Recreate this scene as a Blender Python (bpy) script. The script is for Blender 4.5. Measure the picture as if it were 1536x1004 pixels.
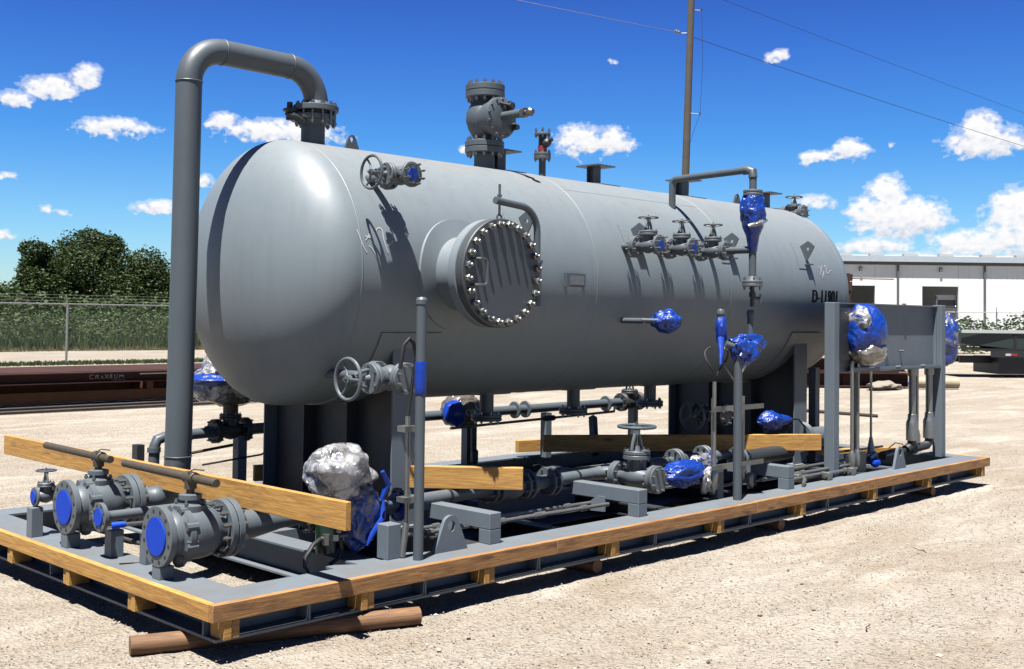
import bpy, bmesh, math, random
from mathutils import Vector, Matrix, noise, Euler
R_ = random.Random(7)
rad = math.radians
for o in list(bpy.data.objects):
    bpy.data.objects.remove(o)
SC = bpy.context.scene
COL = SC.collection

# ------------------------------------------------------------------ camera
cam_d = bpy.data.cameras.new("camera")
cam = bpy.data.objects.new("camera", cam_d)
COL.objects.link(cam)
F = Vector((0.70997544, 0.70361682, 0.02929581))
Rt = Vector((0.7036215, -0.7104754, 0.01189461))
Up = Vector((-0.0291832, -0.01216828, 0.99950001))
m = Matrix(((Rt.x, Up.x, -F.x), (Rt.y, Up.y, -F.y), (Rt.z, Up.z, -F.z))).to_4x4()
m.translation = (-2.9815, -4.9607, 1.6)
cam.matrix_world = m
cam_d.sensor_width = 36
cam_d.lens = 40.11
cam_d.shift_y = -0.0482
cam_d.clip_start = 0.05
cam_d.clip_end = 4000
SC.camera = cam
# ------------------------------------------------------------------ light, exposure
SUN = Vector((.30, .14, -1)).normalized()
sd = bpy.data.lights.new("sun", 'SUN')
sd.energy = 5.0
sd.angle = rad(.53)
sd.color = (1, .97, .925)
so = bpy.data.objects.new("sun", sd)
COL.objects.link(so)
so.rotation_euler = SUN.to_track_quat('-Z', 'Y').to_euler()
so.location = (0, 0, 30)
SC.view_settings.view_transform = 'Standard'
SC.view_settings.look = 'None'
SC.view_settings.exposure = 1.9
SC.view_settings.gamma = 1
SC.view_settings.use_curve_mapping = False

CLOUDS = [(68.55, 9.79, 0.91, 0.39, 1), (66.85, 10.42, 1.41, 0.61, 1), (65.46, 11.05, 0.83, 0.62, 1), (64.1, 8.84, 1.94, 0.47, 1), (68.61, 6.3, 0.46, 0.18, 0.8), (68.74, 3.58, 0.55, 0.28, 0.9), (67.13, 4.82, 0.46, 0.25, 0.8), (66.29, 4.74, 0.56, 0.19, 0.6), (62.03, 5.17, 1.21, 0.38, 1), (59.09, 9.39, 0.96, 0.51, 0.9), (56.21, 9.02, 3.09, 0.65, 1), (59.76, 6.48, 0.64, 0.39, 0.9), (47.11, 8.51, 0.46, 0.23, 0.8), (41.4, 8.9, 1.46, 0.86, 1), (39.8, 8.9, 1.13, 0.73, 1), (31.64, 12.9, 0.74, 0.35, 0.9), (29.81, 7.98, 1.03, 0.35, 1), (28.35, 8.33, 1.08, 0.54, 1), (29.9, 5.87, 1.1, 0.42, 0.8), (26.56, 6.19, 0.95, 0.89, 1.1), (27.48, 5.32, 1.15, 0.77, 1), (25.21, 5.06, 1.51, 0.88, 1.1), (26.11, 4.91, 1.9, 0.95, 1.1), (27.17, 3.72, 1.98, 0.45, 0.9), (22.49, 9.15, 1.04, 0.74, 1.1), (22.14, 8.46, 1.84, 0.74, 1.1), (20.73, 5.11, 1.59, 1.22, 1.1), (22.72, 3.77, 2.17, 0.68, 1), (20.73, 3.89, 2.14, 0.86, 1), (39.94, 12.86, 0.26, 0.16, 0.5), (26.12, 8.5, 0.25, 0.19, 0.5), (24.47, 3.16, 5.02, 0.31, 0.7)]


class NT:
    def __init__(s, tree):
        s.t = tree
        s.n = tree.nodes
        s.l = tree.links

    def new(s, ty, **k):
        n = s.n.new(ty)
        for a, b in k.items():
            setattr(n, a, b)
        return n

    def put(s, sock, v):
        if v is None:
            return
        if isinstance(v, bpy.types.NodeSocket):
            s.l.new(v, sock)
        else:
            sock.default_value = v

    def m(s, op, a, b=None, c=None, clamp=False):
        n = s.new('ShaderNodeMath', operation=op)
        n.use_clamp = clamp
        s.put(n.inputs[0], a)
        s.put(n.inputs[1], b)
        s.put(n.inputs[2], c)
        return n.outputs[0]

    def noise(s, vec, scale, detail=4, rough=.55, dist=0.):
        n = s.new('ShaderNodeTexNoise')
        s.put(n.inputs['Vector'], vec)
        n.inputs['Scale'].default_value = scale
        n.inputs['Detail'].default_value = detail
        n.inputs['Roughness'].default_value = rough
        n.inputs['Distortion'].default_value = dist
        return n.outputs['Fac']

    def mix(s, f, a, b, mode='MIX'):
        n = s.new('ShaderNodeMix', data_type='RGBA', blend_type=mode)
        s.put(n.inputs[0], f)
        for k, v in ((6, a), (7, b)):
            if not isinstance(v, bpy.types.NodeSocket):
                v = tuple(v) + (1,) if len(v) == 3 else v
            s.put(n.inputs[k], v)
        return n.outputs[2]

    def ramp(s, f, stops, interp='LINEAR'):
        n = s.new('ShaderNodeValToRGB')
        s.put(n.inputs[0], f)
        cr = n.color_ramp
        cr.interpolation = interp
        while len(cr.elements) > 1:
            cr.elements.remove(cr.elements[-1])
        for i, (p, c) in enumerate(stops):
            e = cr.elements[0] if i == 0 else cr.elements.new(p)
            e.position = p
            e.color = (c, c, c, 1) if isinstance(c, (int, float)) else tuple(c) + (1,)
        return n.outputs[0]

    def scale(s, vec, xyz):
        n = s.new('ShaderNodeMapping')
        s.put(n.inputs['Vector'], vec)
        n.inputs['Scale'].default_value = xyz
        return n.outputs[0]


def make_world():
    w = bpy.data.worlds.new("World")
    SC.world = w
    w.use_nodes = True
    t = NT(w.node_tree)
    t.n.clear()
    out = t.new('ShaderNodeOutputWorld')
    bg = t.new('ShaderNodeBackground')
    sky = t.new('ShaderNodeTexSky', sky_type='NISHITA')
    sky.sun_disc = False
    sky.sun_elevation = rad(72.8)
    sky.sun_rotation = rad(237)
    sky.air_density = 1.0
    sky.dust_density = .3
    sky.ozone_density = 2.0
    tc = t.new('ShaderNodeTexCoord')
    sx = t.new('ShaderNodeSeparateXYZ')
    t.l.new(tc.outputs['Generated'], sx.inputs[0])
    X, Y, Z = sx.outputs
    el = t.m('MULTIPLY', t.m('ARCSINE', Z), 57.29578)
    az = t.m('MULTIPLY', t.m('ARCTAN2', Y, X), 57.29578)
    azf = t.m('ADD', t.m('FLOORED_MODULO', t.m('SUBTRACT', az, 14.), 60.), 14.)
    # sky tint by elevation: deep blue in view, darkened above it to cut fill light
    tint = t.ramp(t.m('DIVIDE', el, 40., clamp=True),
                  [(0, (.53, .67, .79)), (.1, (.35, .59, .81)), (.22, (.17, .44, .79)), (.34, (.13, .31, .72)), (.42, (.115, .24, .62)), (.6, (.08, .15, .38)), (1, (.07, .125, .30))])
    skyc = t.mix(1., sky.outputs[0], tint, 'MULTIPLY')
    cv = t.new('ShaderNodeCombineXYZ')
    t.put(cv.inputs[0], azf)
    t.put(cv.inputs[1], t.m('MULTIPLY', el, 1.25))
    cvo = cv.outputs[0]
    n1 = t.noise(cvo, .8, 2, .5)
    n2 = t.noise(cvo, 1.7, 3, .5)
    # warp
    wu = t.m('MULTIPLY', t.m('SUBTRACT', n1, .5), 1.5)
    wv = t.m('MULTIPLY', t.m('SUBTRACT', n2, .5), .7)
    au = t.m('ADD', azf, wu)
    ev = t.m('ADD', el, wv)
    dens = None
    hsum = None
    gsum = None
    for (a, e, rx, ry, wgt) in CLOUDS:
        rx *= 1.12
        ry *= 1.4
        p = t.m('DIVIDE', t.m('SUBTRACT', au, a), rx)
        qv = t.m('DIVIDE', t.m('SUBTRACT', ev, e - ry * .15), ry)
        q = t.m('MULTIPLY_ADD', t.m('MINIMUM', qv, 0.), .7, qv)
        r2 = t.m('ADD', t.m('MULTIPLY', p, p), t.m('MULTIPLY', q, q))
        g = t.m('SUBTRACT', wgt, r2)
        dens = g if dens is None else t.m('SMOOTH_MAX', dens, g, .25)
        gp = t.m('MAXIMUM', g, 0.)
        gsum = gp if gsum is None else t.m('ADD', gsum, gp)
        hh = t.m('MULTIPLY', gp, qv)
        hsum = hh if hsum is None else t.m('ADD', hsum, hh)
    d2 = t.m('ADD', dens, t.m('MULTIPLY', t.m('SUBTRACT', n2, .5), 2.0))
    d2 = t.m('ADD', d2, t.m('MULTIPLY', t.m('SUBTRACT', t.noise(cvo, 4.2, 3, .5), .5), .75))
    mask = t.ramp(d2, [(.05, 0), (.3, .3), (.8, 1)], 'EASE')
    lit = t.m('ADD', t.m('MULTIPLY', t.m('DIVIDE', hsum, t.m('ADD', gsum, .08)), .55), t.m('MULTIPLY_ADD', t.noise(cvo, 2.6, 3, .5), .9, .2))
    ccol = t.ramp(lit, [(0, (.40, .52, .74)), (.35, (.66, .72, .84)), (.62, (.93, .94, .97)), (1, (1.12, 1.1, 1.08))])
    ccol = t.mix(1., ccol, (5.2, 5.2, 5.25, 1), 'MULTIPLY')
    col = t.mix(mask, skyc, ccol)
    t.l.new(col, bg.inputs[0])
    bg.inputs[1].default_value = .05
    t.l.new(bg.outputs[0], out.inputs[0])
    w.cycles.sampling_method = 'MANUAL'
    w.cycles.sample_map_resolution = 512


make_world()

# ------------------------------------------------------------------ materials
MATS = {}


def mat(name, builder=None):
    if name in MATS:
        return MATS[name]
    mt = bpy.data.materials.new(name)
    mt.use_nodes = True
    t = NT(mt.node_tree)
    b = t.n['Principled BSDF']
    builder(t, b)
    MATS[name] = mt
    return mt


def objco(t):
    return t.new('ShaderNodeTexCoord').outputs['Object']


def bump(t, b, h, strength=.2, dist=.01):
    n = t.new('ShaderNodeBump')
    n.inputs['Strength'].default_value = strength
    n.inputs['Distance'].default_value = dist
    t.put(n.inputs['Height'], h)
    t.l.new(n.outputs[0], b.inputs['Normal'])


K_ = .355


def painted(name, col, rough=.38, dust_lit=.0, var=.12, spec=.5, dust_lit_col=(.33, .28, .22)):
    col = [x * K_ for x in col]
    dust_lit_col = [x * K_ for x in dust_lit_col]
    def f(t, b):
        co = t.new('ShaderNodeNewGeometry').outputs['Position']
        n = t.noise(co, 2.2, 5, .6)
        nf = t.noise(co, 34., 3, .6)
        c = t.mix(n, [x * (1 - var) for x in col], [x * (1 + var) for x in col])
        c = t.mix(t.m('MULTIPLY', nf, .12), c, [x * .6 for x in col])
        if dust_lit > 0:
            g = t.new('ShaderNodeNewGeometry')
            s = t.new('ShaderNodeSeparateXYZ')
            t.l.new(g.outputs['Normal'], s.inputs[0])
            up = t.m('POWER', t.m('MAXIMUM', s.outputs[2], 0), 5.)
            f2 = t.m('MULTIPLY', up, t.ramp(t.noise(t.scale(co, (1, 2.2, 2.2)), 1.9, 6, .7, .5), [(.42, 0), (.68, 1)]))
            c = t.mix(t.m('MULTIPLY', f2, dust_lit * .9, clamp=True), c, (dust_lit_col[0] * .72, dust_lit_col[1] * .58, dust_lit_col[2] * .44))
            lit_top = t.m('MULTIPLY', t.m('POWER', t.m('MAXIMUM', s.outputs[2], 0), 2.), dust_lit * .28)  # pale tone painted on upward faces as sunlit brightness, beside the dust
            c = t.mix(lit_top, c, [x * 1.1 for x in dust_lit_col])
        # chips, scuffs and faint vertical runs
        sc_ = t.ramp(t.noise(t.scale(co, (1, 1, .5)), 11., 6, .75), [(.66, 0), (.72, 1)])
        c = t.mix(t.m('MULTIPLY', sc_, .35), c, [min(1, x * 1.9) for x in col])
        run = t.ramp(t.noise(t.scale(co, (9, 9, .35)), 1.6, 4, .6), [(.5, 0), (.75, 1)])
        c = t.mix(t.m('MULTIPLY', run, .16), c, [x * .5 for x in col])
        t.put(b.inputs['Base Color'], c)
        t.put(b.inputs['Roughness'], t.m('MULTIPLY_ADD', t.noise(co, 5., 5, .7), .3, rough - .12))
        b.inputs['Specular IOR Level'].default_value = spec
        bump(t, b, nf, .05, .003)
    return mat(name, f)


PAINT = painted('grey paint', (.125, .156, .182), .46, 0, .12, .4)
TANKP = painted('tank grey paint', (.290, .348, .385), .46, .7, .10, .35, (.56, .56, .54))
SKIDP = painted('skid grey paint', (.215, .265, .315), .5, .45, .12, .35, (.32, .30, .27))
DARK_SHADEP = painted('dark and shaded grey paint', (.034, .04, .047), .5, 0)  # for dark fittings, and as shade painted onto parts under the tank
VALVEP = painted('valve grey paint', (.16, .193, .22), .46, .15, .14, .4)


def simple(name, col, rough=.5, metal=0., var=.2, sc=30., bmp=.1, spec=.5):
    col = [x * (.46 if metal > .5 else K_) for x in col]
    def f(t, b):
        co = objco(t)
        n = t.noise(co, sc, 4, .6)
        t.put(b.inputs['Base Color'], t.mix(n, [x * (1 - var) for x in col], [x * (1 + var) for x in col]))
        b.inputs['Roughness'].default_value = rough
        b.inputs['Metallic'].default_value = metal
        b.inputs['Specular IOR Level'].default_value = spec
        if bmp:
            bump(t, b, n, bmp, .004)
    return mat(name, f)


ZINC = simple('zinc plated steel', (.46, .46, .44), .46, 1., .25, 60)
DZINC = simple('dull bolt steel', (.30, .30, .29), .4, .9, .3, 60)
CONDUIT = simple('galvanised conduit', (.36, .37, .36), .38, .75, .2, 25)
BLUEP = simple('blue plastic cover', (.006, .085, .80), .55, 0, .12, 14, .1, .15)
BLACK = simple('black rubber', (.012, .012, .014), .5)
BRASSY = simple('weathered brown steel', (.13, .105, .075), .6, .35, .4, 24, .3)
RED = simple('red paint', (.45, .03, .02), .45)
WHITE = simple('white chalk', (.75, .75, .73), .9, 0, .1, 80)
WHITEP = simple('white paint', (.8, .8, .78), .5, 0, .05)
LETTER = simple('black lettering paint', (.008, .008, .009), .8, 0, .1, 30, 0, .1)
TAPE = simple('blue tape', (.006, .06, .50), .38, 0, .35, 22, .9, .35)
GREENG = simple('green glass-fibre', (.022, .045, .032), .5)
CLEARY = simple('galvanised wire', (.5, .5, .5), .45, .7)
MESHM = simple('dull chain link wire', (.42, .43, .42), .6, .3)


def wrap_mat(name, blue, seed, base=(.20, .20, .195), gl=1.):
    base = [x * .46 for x in base]
    # stretch wrap: crinkled clear film over blue film, both one real skin
    def f(t, b):
        co = objco(t)
        mp = t.new('ShaderNodeMapping')
        t.l.new(co, mp.inputs[0])
        mp.inputs['Location'].default_value = (seed, seed * 2.3, 0)
        v = mp.outputs[0]
        n = t.noise(v, 7., 4, .6, 1.2)
        msk = t.ramp(n, [(max(0, .5 - blue * .34 - .02), 0), (max(.04, .5 - blue * .34 + .03), 1)])
        msk2 = t.ramp(n, [(blue - .03, 1), (blue + .03, 0)])
        n3 = t.noise(v, 30., 3, .6, .5)
        clear = t.mix(t.ramp(t.noise(v, 11., 4, .65, 1.), [(.35, 0), (.65, 1)]), [x * .3 for x in base], [min(.9, x * 1.7) for x in base])
        bl = t.mix(n3, (.001, .011, .10), (.003, .032, .21))
        t.put(b.inputs['Base Color'], t.mix(msk2, clear, bl))
        b.inputs['Roughness'].default_value = .12 if gl == 1 else .34
        b.inputs['Specular IOR Level'].default_value = .9 * gl
        b.inputs['Coat Weight'].default_value = .8 * gl * gl
        b.inputs['Coat Roughness'].default_value = .08
        vo = t.new('ShaderNodeTexVoronoi')
        vo.feature = 'F1'
        t.put(vo.inputs['Vector'], v)
        vo.inputs['Scale'].default_value = 15
        h = t.m('ADD', vo.outputs['Distance'], t.m('MULTIPLY', n3, 1.2))
        bump(t, b, h, .75, .012)
    return mat(name, f)


WRAPB = wrap_mat('blue stretch wrap', .74, 1.7, gl=.45)
WRAPM = wrap_mat('blue and clear stretch wrap', .52, 5.1, gl=.7)
mat_dirty = wrap_mat('dirty film', .30, 4.4, (.20, .18, .155))
WRAPC = wrap_mat('clear stretch wrap', .36, 9.3, (.30, .30, .30))


def wood(name, c1, c2, dark=0.):
    c1 = [x * .53 for x in c1]
    c2 = [x * .47 for x in c2]
    def f(t, b):
        co = objco(t)
        oi = t.new('ShaderNodeObjectInfo').outputs['Random']
        off = t.new('ShaderNodeCombineXYZ')
        t.put(off.inputs[0], t.m('MULTIPLY', oi, 37.))
        t.put(off.inputs[2], t.m('MULTIPLY', oi, 11.))
        va = t.new('ShaderNodeVectorMath', operation='ADD')
        t.l.new(co, va.inputs[0])
        t.l.new(off.outputs[0], va.inputs[1])
        v = va.outputs[0]
        g = t.noise(t.scale(v, (1.2, 22, 22)), 2.2, 6, .6, 2.2)
        gf = t.noise(t.scale(v, (3, 120, 120)), 2., 3, .6, .2)
        vo = t.new('ShaderNodeTexVoronoi')
        vo.feature = 'F1'
        t.put(vo.inputs['Vector'], t.scale(v, (1.6, 7, 7)))
        vo.inputs['Scale'].default_value = 1.1
        knot = t.ramp(vo.outputs['Distance'], [(.05, 1), (.13, 0)])
        c = t.mix(t.ramp(g, [(.38, 0), (.62, 1)]), c1, c2)
        c = t.mix(t.m('MULTIPLY', gf, .5), c, [x * .55 for x in c2])
        st = t.ramp(t.noise(t.scale(v, (1.6, 9, 9)), 2.0, 6, .7), [(.52, 0), (.66, 1)])
        c = t.mix(t.m('MULTIPLY', st, .45 + dark), c, (.07, .03, .013))
        c = t.mix(t.m('MULTIPLY', knot, .8), c, (.045, .018, .008))
        t.put(b.inputs['Base Color'], c)
        b.inputs['Roughness'].default_value = .75
        bump(t, b, t.m('ADD', g, gf), .25, .004)
    return mat(name, f)


PINE = wood('yellow pine', (.70, .40, .10), (.50, .235, .04))
PINEW = wood('weathered pine', (.56, .30, .10), (.33, .14, .04), .25)
LOGM = wood('brown treated timber', (.31, .155, .058), (.15, .068, .025), .2)


def ground_mat(t, b):
    co = t.new('ShaderNodeNewGeometry').outputs['Position']
    big = t.noise(co, .22, 5, .6)
    trk = t.noise(t.scale(co, (.35, 2.2, 1)), .8, 5, .62, .4)
    mid = t.noise(co, 3.4, 6, .65)
    fine = t.noise(co, 62, 5, .72)
    vo = t.new('ShaderNodeTexVoronoi')
    t.put(vo.inputs['Vector'], co)
    vo.inputs['Scale'].default_value = 46
    c = t.mix(t.ramp(big, [(.35, 0), (.65, 1)]), (0.2223, 0.1920, 0.1512), (0.2630, 0.2357, 0.1962))
    c = t.mix(t.ramp(trk, [(.42, 0), (.7, .8)]), c, (0.1779, 0.1402, 0.1002))
    c = t.mix(t.m('MULTIPLY', t.ramp(mid, [(.4, 0), (.7, 1)]), .35), c, (0.2669, 0.2438, 0.2093))
    c = t.mix(t.ramp(fine, [(.34, .65), (.47, 0)]), c, (0.0991, 0.0809, 0.0615))
    c = t.mix(t.ramp(fine, [(.58, 0), (.74, .7)]), c, (0.3076, 0.2863, 0.2530))
    sep = t.new('ShaderNodeSeparateColor')
    t.l.new(vo.outputs['Color'], sep.inputs[0])
    c = t.mix(t.m('MULTIPLY', t.ramp(sep.outputs[0], [(.80, 0), (.84, 1)]), .55), c, (0.1263, 0.1111, 0.0898))
    pt = t.noise(t.scale(co, (.55, 1.5, 1)), 1.1, 5, .6, .8)
    c = t.mix(t.ramp(pt, [(.52, 0), (.72, .5)]), c, (0.3906, 0.3581, 0.3069))
    dk = t.noise(co, .55, 4, .6, .6)
    c = t.mix(t.ramp(dk, [(.56, 0), (.75, .45)]), c, (0.1581, 0.1163, 0.0744))
    t.put(b.inputs['Base Color'], c)
    b.inputs['Roughness'].default_value = .95
    b.inputs['Specular IOR Level'].default_value = .15
    h = t.m('ADD', t.m('MULTIPLY', fine, .5), t.m('ADD', t.m('MULTIPLY', vo.outputs['Distance'], .7), t.m('MULTIPLY', mid, 1.0)))
    bump(t, b, h, 1., .034)


GROUND = mat('caliche ground', ground_mat)


def leafy(name, c1, c2, sc=.5):
    def f(t, b):
        co = t.new('ShaderNodeNewGeometry').outputs['Position']
        n = t.noise(co, sc, 5, .7)
        gi = t.new('ShaderNodeNewGeometry').outputs['Random Per Island']
        c = t.mix(n, c1, c2)
        c = t.mix(t.m('MULTIPLY', gi, .35), c, [x * 1.35 for x in c2])
        t.put(b.inputs['Base Color'], c)
        b.inputs['Roughness'].default_value = .6
        b.inputs['Specular IOR Level'].default_value = .25
        tr = t.new('ShaderNodeBsdfTranslucent')
        t.put(tr.inputs[0], c)
        mx = t.new('ShaderNodeMixShader')
        mx.inputs[0].default_value = .2
        t.l.new(b.outputs[0], mx.inputs[1])
        t.l.new(tr.outputs[0], mx.inputs[2])
        t.l.new(mx.outputs[0], t.n['Material Output'].inputs[0])
    return mat(name, f)


LEAF = leafy('oak foliage', (0.0095, 0.0190, 0.0041), (0.0258, 0.0422, 0.0082))
LEAF2 = leafy('brush foliage', (0.0136, 0.0286, 0.0068), (0.0340, 0.0558, 0.0136), .3)
GRASS = leafy('weeds', (0.0144, 0.0288, 0.0080), (0.0416, 0.0624, 0.0176), .35)
GRASSD = leafy('dry grass', (0.0560, 0.0480, 0.0200), (0.1360, 0.1080, 0.0520), .6)
BARK = simple('bark', (.07, .05, .035), .9, 0, .4, 8, .5)
RUST = simple('rusted beam steel', (.085, .035, .026), .8, .0, .45, 2.5, .3, .2)
RUSTB = simple('brown mill steel', (.15, .065, .028), .75, .0, .35, 3.5, .3, .2)
RUSTL = simple('pale scale steel', (.30, .24, .20), .7, .2, .3, 6)  # pale scale colour of the flat bars, plate and rod


# ------------------------------------------------------------------ geometry
def frame(ax, up=None):
    z = Vector(ax).normalized()
    u = Vector(up) if up is not None else (Vector((0, 0, 1)) if abs(z.z) < .9 else Vector((1, 0, 0)))
    x = u.cross(z)
    if x.length < 1e-6:
        x = Vector((0, 1, 0)).cross(z)
    x.normalize()
    y = z.cross(x)
    return x, y, z


class MB:
    def __init__(s):
        s.v = []
        s.f = []

    def add(s, vs, fs):
        b = len(s.v)
        s.v += [Vector(v) for v in vs]
        s.f += [tuple(b + i for i in f) for f in fs]
        return s

    def box(s, lo, hi, M=None, bev=0.):
        x0, y0, z0 = lo
        x1, y1, z1 = hi
        if bev > 0:
            bm = bmesh.new()
            r = bmesh.ops.create_cube(bm, size=1)
            for v in bm.verts:
                v.co = Vector((x0 + (v.co.x + .5) * (x1 - x0), y0 + (v.co.y + .5) * (y1 - y0), z0 + (v.co.z + .5) * (z1 - z0)))
            bmesh.ops.bevel(bm, geom=bm.edges[:], offset=bev, segments=1, affect='EDGES')
            bm.verts.index_update()
            vs = [v.co.copy() for v in bm.verts]
            fs = [tuple(v.index for v in f.verts) for f in bm.faces]
            bm.free()
        else:
            vs = [Vector(p) for p in ((x0, y0, z0), (x1, y0, z0), (x1, y1, z0), (x0, y1, z0), (x0, y0, z1), (x1, y0, z1), (x1, y1, z1), (x0, y1, z1))]
            fs = [(0, 3, 2, 1), (4, 5, 6, 7), (0, 1, 5, 4), (1, 2, 6, 5), (2, 3, 7, 6), (3, 0, 4, 7)]
        if M is not None:
            vs = [M @ v for v in vs]
        return s.add(vs, fs)

    def lathe(s, prof, O, ax, seg=20, up=None, close=True):
        x, y, z = frame(ax, up)
        O = Vector(O)
        vs = []
        rings = []
        for r, h in prof:
            if r < 1e-6:
                rings.append([len(vs)])
                vs.append(O + z * h)
            else:
                rings.append(list(range(len(vs), len(vs) + seg)))
                for i in range(seg):
                    a = 2 * math.pi * i / seg
                    vs.append(O + z * h + (x * math.cos(a) + y * math.sin(a)) * r)
        fs = []
        for A, B in zip(rings, rings[1:]):
            for i in range(seg):
                j = (i + 1) % seg
                if len(A) == 1 and len(B) == 1:
                    break
                if len(A) == 1:
                    fs.append((A[0], B[j], B[i])[::-1])
                elif len(B) == 1:
                    fs.append((A[i], A[j], B[0]))
                else:
                    fs.append((A[i], A[j], B[j], B[i]))
        if close:
            if len(rings[0]) > 1:
                fs.append(tuple(rings[0][::-1]))
            if len(rings[-1]) > 1:
                fs.append(tuple(rings[-1]))
        return s.add(vs, fs)

    def cyl(s, a, b, r, r2=None, seg=16):
        a = Vector(a)
        b = Vector(b)
        return s.lathe([(r, 0), (r if r2 is None else r2, (b - a).length)], a, b - a, seg)

    def disc(s, c, ax, R, t, seg=24, hole=0., bev=.004):
        # flange disc from c along ax
        if hole:
            p = [(hole, 0), (R - bev, 0), (R, bev), (R, t - bev), (R - bev, t), (hole, t)]
            return s.lathe(p + [p[0]], c, ax, seg, close=False)
        return s.lathe([(R - bev, 0), (R, bev), (R, t - bev), (R - bev, t)], c, ax, seg)

    def tube(s, pts, r, seg=12, closed=False, cap=True):
        pts = [Vector(p) for p in pts]
        n = len(pts)
        rings = []
        x = None
        vs = []
        for i, p in enumerate(pts):
            if closed:
                d = pts[(i + 1) % n] - pts[i - 1]
            else:
                d = pts[min(i + 1, n - 1)] - pts[max(i - 1, 0)]
            d.normalize()
            if x is None:
                x = frame(d)[0]
            x = (x - d * x.dot(d))
            if x.length < 1e-6:
                x = frame(d)[0]
            x.normalize()
            y = d.cross(x)
            rr = r[i] if isinstance(r, (list, tuple)) else r
            rings.append(list(range(len(vs), len(vs) + seg)))
            for k in range(seg):
                a = 2 * math.pi * k / seg
                vs.append(p + (x * math.cos(a) + y * math.sin(a)) * rr)
        fs = []
        for q in range(n if closed else n - 1):
            A, B = rings[q], rings[(q + 1) % n]
            for k in range(seg):
                j = (k + 1) % seg
                fs.append((A[k], A[j], B[j], B[k]))
        if not closed and cap:
            fs.append(tuple(rings[0][::-1]))
            fs.append(tuple(rings[-1]))
        return s.add(vs, fs)

    def torus(s, c, ax, R, r, seg=32, rs=8):
        x, y, z = frame(ax)
        c = Vector(c)
        return s.tube([c + (x * math.cos(2 * math.pi * i / seg) + y * math.sin(2 * math.pi * i / seg)) * R for i in range(seg)], r, rs, True)

    def prism(s, poly, O, X, Y, th):
        # polygon in plane (X,Y) at O, extruded by vector th (centred)
        O, X, Y, th = map(Vector, (O, X, Y, th))
        n = len(poly)
        a = [O + X * p[0] + Y * p[1] - th / 2 for p in poly]
        b = [q + th for q in a]
        fs = [tuple(range(n))[::-1], tuple(range(n, 2 * n))] + [(i, (i + 1) % n, n + (i + 1) % n, n + i) for i in range(n)]
        return s.add(a + b, fs)

    def ringplate(s, outer, c, r, O, X, Y, th):
        # plate with outline 'outer' (list, star-shaped about c) and round hole
        O, X, Y, th = map(Vector, (O, X, Y, th))
        n = len(outer)
        inner = []
        for p in outer:
            d = Vector((p[0] - c[0], p[1] - c[1]))
            d.normalize()
            inner.append((c[0] + d.x * r, c[1] + d.y * r))
        P = lambda p, k: O + X * p[0] + Y * p[1] + th * (k - .5)
        vs = [P(p, 0) for p in outer] + [P(p, 1) for p in outer] + [P(p, 0) for p in inner] + [P(p, 1) for p in inner]
        fs = []
        for i in range(n):
            j = (i + 1) % n
            fs += [(i, j, n + j, n + i), (2 * n + j, 2 * n + i, 3 * n + i, 3 * n + j), (j, i, 2 * n + i, 2 * n + j), (n + i, n + j, 3 * n + j, 3 * n + i)]
        return s.add(vs, fs)

    def bolts(s, c, ax, R, n, r=.011, l0=-.02, l1=.07, ph=None, seg=6):
        x, y, z = frame(ax)
        c = Vector(c)
        ph = math.pi / n if ph is None else ph
        for i in range(n):
            a = 2 * math.pi * i / n + ph
            p = c + (x * math.cos(a) + y * math.sin(a)) * R
            s.cyl(p + z * l0, p + z * l1, r * .62, seg=6)
            nut = r * .9
            s.cyl(p + z * (l0 + .012), p + z * (l0 + .012 + nut), r, seg=seg)
            s.cyl(p + z * (l1 - .012 - nut), p + z * (l1 - .012), r, seg=seg)
        return s

    def blob(s, c, rad3, seed=0, amp=.25, fr=3.5, sub=4, M=None, wr=.06):
        bm = bmesh.new()
        bmesh.ops.create_icosphere(bm, subdivisions=sub, radius=1)
        so_ = Vector((seed * 3.7, seed * 1.9, seed * 5.1))
        vs = []
        for v in bm.verts:
            d = v.co.normalized()
            k = 1 + amp * noise.noise(d * 1.6 + so_) + amp * .5 * noise.noise(d * fr + so_)
            rg = 1 - abs(noise.noise(d * fr * 2.2 + so_ * 2))
            k += wr * (rg - .6) + wr * .6 * (1 - abs(noise.noise(d * fr * 5 + so_)) - .6)
            p = Vector((d.x * rad3[0], d.y * rad3[1], d.z * rad3[2])) * k
            if M is not None:
                p = M @ p
            vs.append(p + Vector(c))
        bm.verts.index_update()
        fs = [tuple(v.index for v in f.verts) for f in bm.faces]
        bm.free()
        return s.add(vs, fs)


ROOT = {}


def thing(name, label, cat, loc=(0, 0, 0), group=None, rot=None, local=False):
    """Empty at a thing's base. Parts are given in world coordinates, or in the
    thing's own frame when local is True."""
    o = bpy.data.objects.new(name, None)
    o.empty_display_size = .1
    COL.objects.link(o)
    o.location = loc
    if rot:
        o.rotation_euler = rot
    o['label'] = label
    o['category'] = cat
    if group:
        o['group'] = group
    ROOT[o.name] = Vector((0, 0, 0)) if local else Vector(loc)
    return o


def build(name, mb, m_, off=Vector((0, 0, 0)), smooth=35, mats=None):
    me = bpy.data.meshes.new(name)
    me.from_pydata([v - off for v in mb.v], [], mb.f)
    me.update()
    if smooth:
        me.polygons.foreach_set('use_smooth', [True] * len(me.polygons))
        me.set_sharp_from_angle(angle=rad(smooth))
    me.materials.append(m_)
    return me


def part(parent, name, mb, m_, label=None, kind=None, smooth=35, own=None):
    top = parent
    while top.parent:
        top = top.parent
    off = ROOT[top.name]
    me = build(name, mb, m_, off, smooth)
    o = bpy.data.objects.new(name, me)
    COL.objects.link(o)
    o.parent = parent
    if label:
        o['label'] = label
    if kind:
        o['kind'] = kind
    return o


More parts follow.
